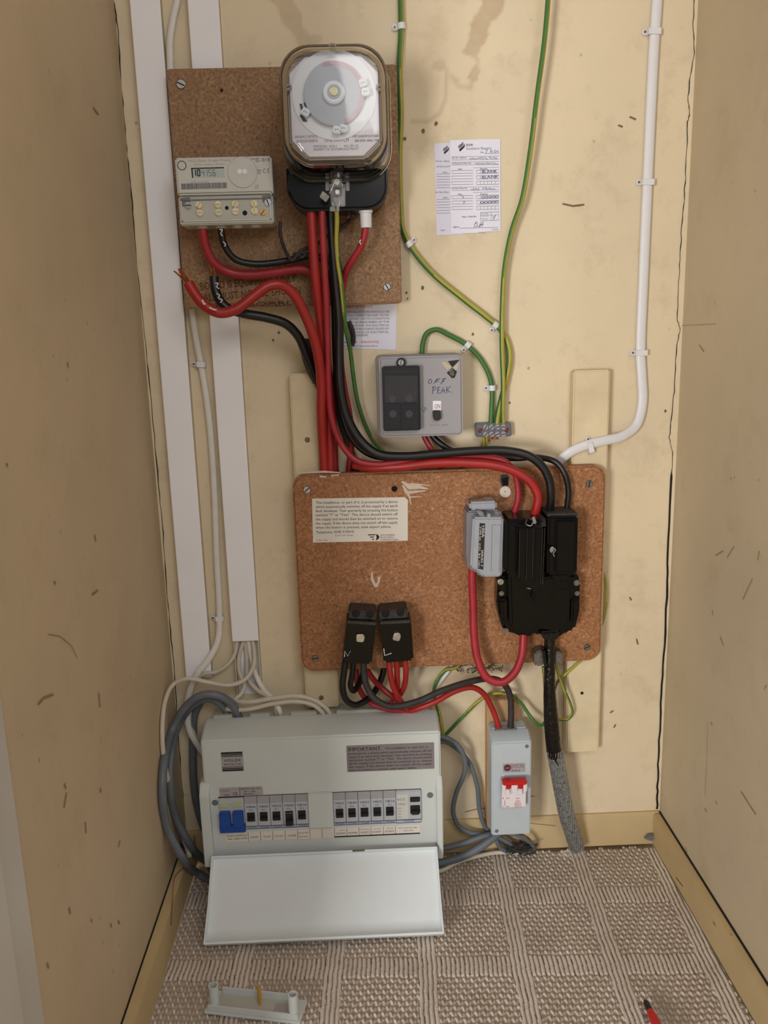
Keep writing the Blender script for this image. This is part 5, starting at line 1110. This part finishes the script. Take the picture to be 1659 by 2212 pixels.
# white cables from the trunking mouth
cable('white_cable', 'white cable looping left from the trunking mouth, down the left wall outside the grey cables', 'cable', [(545, 1380, .008), (549, 1405, .012), (548, 1438, .020), (530, 1467, .030), (495, 1480, .036), (450, 1474, .042), (405, 1466, .046), (375, 1478, .046), (358, 1510, .044), (351, 1560, .04), (352, 1620, .034), (364, 1690, .026), (380, 1755, .022), (395, 1810, .02), (410, 1850, .02)], 10, 'cream_cable', GW)
cable('white_cable', 'white cable leaving the left of the trunking mouth and crossing down behind the grey loop', 'cable', [(512, 1380, .008), (508, 1410, .012), (492, 1435, .016), (465, 1452, .018), (440, 1456, .02), (420, 1475, .018), (412, 1520, .016), (415, 1570, .016), (430, 1610, .018), (440, 1625, .02)], 9, 'cream_cable', GW)
cable('white_cable', 'upper of two white cables curving along the top of the consumer unit', 'cable', [(527, 1380, .006), (516, 1420, .008), (518, 1455, .012), (528, 1480, .02), (520, 1500, .03), (508, 1512, .036), (540, 1516, .046), (590, 1508, .050), (640, 1503, .052), (680, 1512, .052), (705, 1530, .05), (714, 1545, .044), (716, 1560, .035)], 10, 'cream_cable', GW)
cable('white_cable', 'lower of two white cables curving along the top of the consumer unit', 'cable', [(450, 1500, .02), (468, 1522, .03), (495, 1532, .04), (535, 1532, .046), (590, 1520, .050), (640, 1515, .052), (675, 1522, .052), (694, 1536, .05), (702, 1552, .04)], 10, 'cream_cable', GW)
cable('white_cable', 'thick white cable from the trunking mouth straight into the middle notch of the consumer unit', 'cable', [(536, 1380, .006), (545, 1430, .008), (556, 1465, .014), (570, 1490, .022), (590, 1512, .034), (602, 1530, .042), (607, 1550, .035)], 12, 'white_cable', GW)
cable('white_cable', 'white cable running diagonally under the loop from the trunking to the consumer unit', 'cable', [(530, 1380, .004), (533, 1420, .005), (536, 1465, .010), (555, 1490, .02), (580, 1505, .03), (594, 1520, .038), (598, 1550, .034)], 11, 'cream_cable', GW)
# grey cables
cable('grey_cable', 'outer of two thick grey cables looping from the consumer unit down the left wall', 'cable', [(522, 1562, .030), (514, 1544, .040), (498, 1518, .050), (470, 1502, .055), (435, 1502, .056), (400, 1528, .054), (372, 1578, .050), (354, 1650, .045), (351, 1720, .042), (362, 1790, .040), (392, 1850, .038), (430, 1888, .034), (470, 1908, .030), (520, 1915, .028)], 18, 'grey_cable', GG)
cable('grey_cable', 'thick grey cable just inside the outer one in the loop left of the consumer unit', 'cable', [(500, 1562, .026), (492, 1542, .034), (474, 1518, .038), (445, 1510, .038), (412, 1528, .036), (384, 1570, .033), (370, 1630, .030), (368, 1700, .028), (380, 1765, .026), (408, 1820, .024), (445, 1860, .022), (490, 1885, .020)], 17, 'grey_cable', GG)
cable('grey_cable', 'dark grey cable dropping behind the left end of the consumer unit', 'cable', [(436, 1510, .016), (420, 1545, .014), (417, 1600, .012), (418, 1680, .012), (426, 1740, .012), (446, 1800, .012), (470, 1835, .012)], 18, 'grey_cable', GG)
cable('grey_cable', 'grey cable right of the consumer unit bowing left before reaching the isolator', 'cable', [(935, 1590, .03), (957, 1592, .034), (985, 1606, .036), (1003, 1635, .034), (1003, 1670, .030), (985, 1715, .026), (979, 1755, .024), (992, 1785, .022), (1020, 1800, .022), (1062, 1802, .022), (1090, 1815, .022), (1118, 1834, .020), (1132, 1846, .016)], 11.5, 'grey_cable', GG)
cable('grey_cable', 'grey cable right of the consumer unit running down close beside the isolator', 'cable', [(935, 1604, .02), (960, 1602, .02), (990, 1620, .02), (1015, 1650, .018), (1031, 1700, .016), (1036, 1750, .016), (1048, 1785, .018), (1068, 1806, .022), (1080, 1830, .020), (1098, 1842, .014)], 11, 'grey_cable', GG)
cable('grey_cable', 'thick grey cable from under the isolator back to the consumer unit, upper of the pair', 'cable', [(1075, 1798, .030), (1040, 1808, .034), (1000, 1822, .036), (960, 1832, .036), (925, 1838, .034)], 14, 'grey_cable', GG)
cable('grey_cable', 'thickest grey cable, sweeping from under the isolator to the bottom right of the consumer unit', 'cable', [(1080, 1796, .034), (1055, 1818, .040), (1015, 1843, .044), (975, 1858, .046), (930, 1868, .046)], 19, 'grey_cable', GG)
cable('grey_cable', 'short grey cable curving from the underside of the isolator into the fluff', 'cable', [(1090, 1798, .036), (1115, 1804, .040), (1140, 1816, .036), (1152, 1830, .028), (1148, 1844, .016)], 9, 'grey_cable', GG)
cable('brown_wire', 'thin brown wire at the underside of the isolator', 'wire', [(1120, 1800, .03), (1136, 1806, .032), (1146, 1816, .03), (1150, 1826, .024)], 3, 'pencil')
cable('white_cable', 'white cable lying along the carpet edge right of the consumer unit', 'cable', [(925, 1886, .050), (955, 1880, .050), (990, 1862, .042), (1030, 1850, .030), (1070, 1842, .020), (1120, 1842, .010)], 10, 'cream_cable')
# red and black tails
cable('red_cable', 'thick red cable from the left side of the time switch base, straight down the bundle', 'cable', [(672, 445, .075), (673, 470, .075), (677, 540, .074), (682, 610, .070), (690, 680, .056), (698, 750, .044), (705, 830, .034), (711, 920, .028), (713, 1000, .0262), (713, 1030, .0262)], 20, 'red', GR)
cable('red_cable', 'slimmer red cable from the time switch base, sweeping right towards the black cut-out', 'cable', [(696, 445, .080), (696, 470, .080), (700, 560, .076), (705, 660, .066), (708, 760, .056), (710, 840, .050), (716, 900, .046), (735, 955, .044), (768, 993, .046), (810, 1003, .048), (870, 997, .050), (940, 988, .050), (1010, 985, .050), (1060, 988, .052), (1092, 998, .054), (1110, 1018, .054), (1118, 1048, .054), (1119, 1078, .054), (1112, 1106, .052), (1110, 1126, .050)], 14, 'red_old', GR)
cable('red_cable', 'thick red cable along the top of the lower board bending down into the fuse carrier', 'cable', [(765, 1004, .030), (800, 1010, .040), (860, 1008, .050), (940, 1000, .056), (1010, 1000, .060), (1070, 1006, .064), (1115, 1020, .066), (1147, 1042, .068), (1162, 1072, .068), (1158, 1100, .066), (1150, 1125, .062)], 20, 'red', GR)
cable('red_cable', 'red cable from the left terminal of the meter swinging right into the bundle', 'cable', [(437, 482, .066), (438, 500, .066), (445, 535, .062), (464, 570, .056), (495, 588, .050), (540, 594, .048), (600, 588, .048), (640, 582, .048), (668, 586, .048), (688, 610, .046), (696, 660, .044), (700, 720, .034), (708, 800, .028), (716, 880, .018), (721, 960, .012), (722, 1030, .011)], 19, 'red_old', GR)
o, rr = cable('red_cable', 'loose thick red cable with bare copper end pointing to the left trunking', 'cable', [(407, 612, .098), (420, 634, .100), (442, 660, .102), (475, 676, .102), (510, 668, .100), (545, 642, .096), (580, 618, .092), (608, 616, .088), (634, 636, .082), (655, 672, .076), (674, 718, .070), (688, 772, .062), (694, 830, .052), (694, 890, .045), (697, 950, .036), (700, 1008, .0302), (701, 1032, .0300)], 21, 'red', GR)
def strands(parent, pts, n, spread, k='copper', rad=.0009):
    mb = MB(); p3 = PT(pts); random.seed(n)
    for i in range(n):
        a = 2*math.pi*i/n; off = Vector((math.cos(a)*spread, math.sin(a)*spread*.6, math.sin(a)*spread))
        mb.tube([p3[0]+off*.9, p3[1]+off, p3[2]+off*1.3+Vector((random.gauss(0, .001), 0, random.gauss(0, .0015)))], rad, k, 6, sub=4)
    mb.build('copper_strands', parent)
strands(o, [(412, 618, .099), (400, 602, .098), (385, 586, .097)], 6, .0026)
mb = MB(); mb.tube(PT([(437, 648, .1122), (441, 657, .1125), (444, 655, .1125)]), .0012, 'pen', 6); mb.tube(PT([(452, 664, .1135), (460, 668, .1135), (468, 670, .113)]), .0011, 'pen', 6); mb.build('white_paint_mark', o)
o, rr = cable('black_cable', 'loose black cable with bare copper end beside the loose red one, marked in white', 'cable', [(462, 598, .074), (464, 618, .076), (472, 645, .078), (492, 666, .078), (530, 678, .076), (575, 686, .072), (618, 700, .066), (644, 726, .058), (660, 762, .048), (676, 800, .036), (692, 838, .024), (705, 880, .014), (716, 940, .010), (724, 1025, .008)], 19, 'black', GK)
strands(o, [(463, 604, .074), (461, 590, .074), (459, 576, .074)], 5, .0022)
mb = MB(); mb.tube(PT([(465, 612, .0835), (471, 612, .0835), (468, 620, .0848), (474, 624, .085)]), .0008, 'pen', 6); mb.tube(PT([(468, 634, .087), (474, 638, .0875), (472, 644, .0875), (480, 648, .088), (476, 654, .088)]), .0008, 'pen', 6); mb.build('white_paint_mark', o)
o, rr = cable('black_cable', 'black cable from the second terminal of the meter, with white marks', 'cable', [(477, 482, .066), (478, 500, .066), (486, 532, .064), (508, 560, .060), (545, 570, .056), (590, 568, .052), (635, 560, .050), (672, 552, .048), (700, 562, .048), (716, 600, .050), (722, 660, .048), (724, 740, .040), (728, 820, .034), (738, 890, .030), (762, 950, .030), (800, 982, .030), (860, 990, .030), (960, 986, .028), (1050, 985, .028), (1110, 990, .030), (1160, 988, .036), (1200, 998, .046), (1220, 1024, .052), (1228, 1060, .052), (1225, 1100, .050), (1222, 1130, .048)], 13.5, 'black', GK, width=None)
mb = MB(); mb.tube(PT([(474, 496, .0755), (480, 496, .0755), (477, 505, .0755), (481, 510, .075)]), .0008, 'pen', 6); mb.tube(PT([(482, 522, .074), (487, 528, .074), (485, 532, .0735)]), .0008, 'pen', 6); mb.build('white_paint_mark', o)
cable('black_cable', 'thick black cable from the time switch, uppermost in the sweep above the lower board', 'cable', [(715, 448, .074), (716, 475, .074), (720, 540, .070), (727, 620, .064), (733, 690, .060), (733, 760, .056), (736, 835, .054), (750, 900, .052), (778, 950, .052), (815, 980, .054), (870, 986, .056), (950, 980, .058), (1030, 974, .062), (1095, 974, .066), (1140, 984, .070), (1170, 1006, .072), (1186, 1036, .072), (1190, 1070, .070), (1188, 1100, .064), (1188, 1130, .058)], 19, 'black', GK)
cable('black_cable', 'black cable at the right edge of the vertical bundle, going behind the lower board', 'cable', [(722, 540, .045), (734, 600, .040), (738, 680, .036), (728, 780, .028), (728, 850, .020), (740, 920, .013), (758, 975, .011), (772, 1030, .010)], 16, 'blackdusty', GK)
o, rr = cable('red_cable', 'red cable from the white gland of the time switch, slanting left behind the black cables', 'cable', [(790, 480, .075), (789, 500, .075), (783, 526, .072), (764, 558, .064), (748, 586, .054), (740, 620, .044), (734, 700, .036), (736, 780, .030), (744, 840, .024), (754, 890, .020), (760, 940, .016), (757, 985, .012), (752, 1030, .010)], 14, 'red_old', GR)
mb = MB(); mb.tube(PT([(780, 518, .0795), (777, 522, .0795), (780, 528, .079)]), .0008, 'pen', 6); mb.build('white_paint_mark', o)
o, _ = cable('tie_wire', 'thin black wire sticking up left of the bundle, twisted round the black cable', 'wire', [(606, 478, .052), (605, 500, .052), (611, 528, .056), (622, 552, .064), (632, 562, .067), (646, 545, .066), (668, 534, .060), (692, 522, .052), (720, 500, .046), (752, 480, .046), (765, 462, .050)], 7, 'blackdusty')
mb = MB(); mb.tube(PT([(606, 480, .052), (608, 470, .051), (610, 464, .051)]), .0007, 'pencil', 6); mb.build('bare_end', o)
mb = MB(); mb.tube(PT([(634, 552, .064), (642, 548, .066), (652, 556, .064), (662, 548, .062), (670, 556, .060), (682, 548, .058)]), .0022, 'blackdusty', 8); tag(mb.build('tape_wrap'), 'wrinkled black tape around the black cable left of the red verticals', 'tape')
mb = MB(); mb.tube(PT([(668, 736, .040), (664, 760, .036), (672, 790, .032), (688, 822, .026)]), .0085, 'blackdusty', 10); tag(mb.build('tape_wrap'), 'lump of black tape behind the loose red cable, below the chipboard', 'tape')
mb = MB(); mb.tube(PT([(752, 694, .012), (760, 712, .012), (763, 732, .012), (760, 746, .010)]), .0035, 'blackdusty', 8); tag(mb.build('tape_end'), 'black taped cable end in front of the white notice', 'tape')
cable('red_cable', 'short red cable from the bottom of the off-peak unit', 'cable', [(914, 935, .022), (920, 950, .024), (934, 974, .026), (948, 1000, .022), (952, 1030, .010)], 12.5, 'red_old', GR)
cable('black_cable', 'short black cable from the bottom of the off-peak unit', 'cable', [(930, 935, .022), (942, 950, .025), (962, 966, .028), (985, 980, .026), (1000, 1010, .014), (1004, 1030, .010)], 13, 'black', GK)
cable('red_cable', 'big red loop hanging from the grey fuse holder and rising into the black cut-out', 'cable', [(1021, 1225, .068), (1020, 1250, .068), (1022, 1310, .068), (1024, 1370, .070), (1032, 1425, .074), (1052, 1464, .078), (1083, 1474, .080), (1110, 1455, .078), (1126, 1420, .072), (1130, 1388, .066), (1131, 1370, .064)], 18.5, 'red_old', GR)
GN = 'cables under the connector blocks'
cable('black_cable', 'black cable from the left of connector block N, making the widest hook', 'cable', [(746, 1428, .068), (743, 1450, .068), (740, 1485, .068), (748, 1512, .066), (768, 1523, .060), (792, 1512, .050), (812, 1490, .034), (826, 1460, .020), (832, 1430, .012)], 14.5, 'black', GN)
cable('black_cable', 'middle black cable under connector block N, a short tight hook', 'cable', [(764, 1428, .064), (761, 1455, .062), (757, 1482, .058), (764, 1492, .050), (774, 1480, .040), (784, 1455, .024), (790, 1430, .012)], 13, 'black', GN)
cable('black_cable', 'black cable from connector block N swinging right and down into the small isolator', 'cable', [(786, 1428, .072), (786, 1450, .073), (791, 1480, .076), (810, 1510, .080), (845, 1526, .082), (900, 1516, .080), (955, 1492, .074), (1010, 1474, .062), (1055, 1466, .050), (1085, 1474, .042), (1101, 1500, .040), (1104, 1535, .041), (1103, 1570, .042), (1103, 1590, .042)], 15, 'blackdusty', GN)
cable('red_cable', 'front left red cable under connector block L', 'cable', [(840, 1425, .070), (843, 1455, .070), (850, 1485, .068), (866, 1515, .064), (880, 1532, .052), (886, 1550, .040)], 13.5, 'red', GN)
cable('red_cable', 'middle red cable under connector block L', 'cable', [(857, 1425, .062), (858, 1455, .060), (858, 1485, .056), (854, 1512, .052), (850, 1532, .046), (848, 1550, .038)], 13, 'red', GN)
cable('red_cable', 'right red cable under connector block L, curving back to the left', 'cable', [(875, 1425, .066), (877, 1450, .066), (874, 1480, .060), (862, 1502, .050), (845, 1520, .046), (832, 1535, .040), (828, 1550, .034)], 13, 'red', GN)
cable('red_cable', 'red cable slanting right from behind block N towards the L cables', 'cable', [(786, 1432, .012), (796, 1452, .026), (812, 1474, .040), (834, 1494, .050), (852, 1508, .052), (864, 1528, .044), (866, 1550, .034)], 13, 'red_old', GN)
cable('red_cable', 'red cable curving from behind block N along the top of the consumer unit', 'cable', [(768, 1440, .014), (772, 1475, .024), (784, 1502, .036), (806, 1522, .048), (840, 1532, .050), (875, 1536, .048), (900, 1540, .042), (915, 1552, .030)], 13, 'red_old', GN)
cable('red_cable', 'red cable running right beneath the long black one and down into the small isolator', 'cable', [(868, 1540, .044), (900, 1531, .056), (940, 1516, .060), (985, 1492, .056), (1020, 1485, .048), (1044, 1498, .042), (1062, 1528, .040), (1074, 1560, .041), (1080, 1590, .042)], 13.5, 'red', GN)
# earths under the board
cable('earth_wire', 'green and yellow earth wire arching from behind the board down beside the consumer unit', 'wire', [(1000, 1432, .012), (985, 1442, .014), (962, 1448, .016), (946, 1466, .018), (938, 1492, .02), (942, 1518, .02), (950, 1545, .022), (956, 1580, .02), (958, 1604, .016)], 8.5, 'green', GE, 'yellow', 50, 0)
cable('white_cable', 'short white wire next to the earth wire under the middle of the board', 'cable', [(978, 1434, .008), (968, 1450, .010), (950, 1474, .012), (932, 1500, .012), (922, 1520, .01)], 9, 'white')
cable('earth_wire', 'green and yellow earth wire arching over the isolator and up to the cable clamp', 'wire', [(940, 1612, .016), (966, 1584, .016), (1000, 1548, .018), (1034, 1514, .022), (1066, 1498, .024), (1100, 1500, .024), (1126, 1520, .024), (1146, 1548, .030), (1164, 1566, .040), (1176, 1562, .048), (1181, 1535, .052), (1178, 1490, .052), (1174, 1440, .050)], 8, 'green', GE, 'yellow', 45, .8)
cable('earth_wire', 'green earth wire hooking down from the right side of the cable clamp', 'wire', [(1200, 1432, .046), (1206, 1455, .044), (1218, 1488, .040), (1232, 1520, .036), (1236, 1540, .034), (1228, 1553, .032), (1208, 1554, .032), (1190, 1545, .034)], 6.5, 'green', GE, 'yellow', 12, .8)
cable('earth_wire', 'green and yellow earth wire slanting from behind the lower right of the board', 'wire', [(1262, 1420, .024), (1246, 1434, .028), (1222, 1456, .030), (1203, 1474, .030), (1196, 1500, .028)], 7, 'green_d', GE, 'yellow', 30, 0)
cable('earth_wire', 'green and yellow earth wire peeping out along the right edge of the lower board', 'wire', [(1290, 1215, .010), (1304, 1240, .012), (1309, 1275, .012), (1307, 1315, .012), (1299, 1350, .012), (1285, 1370, .010)], 6, 'green_d', GE, 'yellow', 10, .4)
# armoured supply cable
r = root('supply_cable', F(1240, 1830, 0), 'thick incoming supply cable, black and tarry above with grey steel armour below, entering the carpet', 'cable')
pb = [(1188, 1368, .060), (1187, 1400, .060), (1187, 1440, .060), (1187, 1490, .060), (1189, 1530, .058), (1192, 1570, .056), (1196, 1612, .054), (1199, 1632, .053)]
MB().tube(PT(pb), 1, 'bitumen', 18, width=[.0075, .0078, .008, .0085, .0098, .0110, .0112, .0108]).build('tarred_sheath', r)
pa = [(1197, 1618, .053), (1206, 1665, .050), (1214, 1710, .046), (1224, 1760, .040), (1238, 1805, .032), (1246, 1830, .026)]
path, _ = spline(PT(pa), 14); mb = MB(); mb.tube(path, .0100, 'dullsteel', 16, sub=1)
for i in range(18):                      # helical armour wires
    ph = 2*math.pi*i/18; pts = []; nrm = None; dist = 0
    for j, p in enumerate(path):
        t = (path[min(j+1, len(path)-1)]-path[max(j-1, 0)]).normalized(); n0 = Vector((0, -1, 0)); n0 = (n0-t*n0.dot(t)).normalized(); s0 = t.cross(n0)
        if j: dist += (p-path[j-1]).length
        a = ph+dist*26; pts.append(p+(n0*math.cos(a)+s0*math.sin(a))*.0100)
    mb.tube(pts, .0019, 'armour', 5, sub=1)
mb.build('steel_armour', r)['label'] = 'twisted grey steel wire armour'
mb = MB(); mb.tube(PT([(1192, 1628, .065), (1198, 1640, .064), (1210, 1660, .060)]), .0012, 'bitumen', 6); mb.build('tar_string', r)
r = root('cable_clamp', P(1184, 1440, B2), 'grubby grey metal clamp around the tarry cable at the bottom edge of the board', 'clamp')
mb = MB(); mb.pprism([(1156, 1410), (1172, 1404), (1178, 1412), (1177, 1437), (1160, 1441), (1154, 1436)], B2+.001, .062, 'dullsteel', .002); mb.build('jaw', r)
mb = MB(); mb.pprism([(1198, 1410), (1214, 1408), (1218, 1420), (1214, 1440), (1198, 1436)], B2+.001, .060, 'dullsteel', .002); mb.build('jaw', r)
mb = MB(); mb.pprism([(1172, 1408), (1178, 1406), (1182, 1440), (1176, 1440)], .058, .072, 'bitumen', .001); mb.build('strap', r)
# red mark string on the left skirting
cable('string', 'thin reddish brown string hanging over the grey cables by the left skirting', 'string', [(415, 1838, .055), (408, 1856, .06), (400, 1872, .06), (390, 1880, .07), (376, 1900, .11), (372, 1950, .16), (370, 2000, .185)], 2.2, 'pencil')
mb = MB(); random.seed(2)
c0 = Vector((XL+.012, -.02, .055))
mb.prism([(XL+.001, .03), (XL+.014, .03), (XL+.013, .058), (XL+.004, .062)], .03, .06, 'dust', .003); tag(mb.build('dirt_lump'), 'dark lump of dirt on top of the left skirting behind the grey cables', 'dirt')
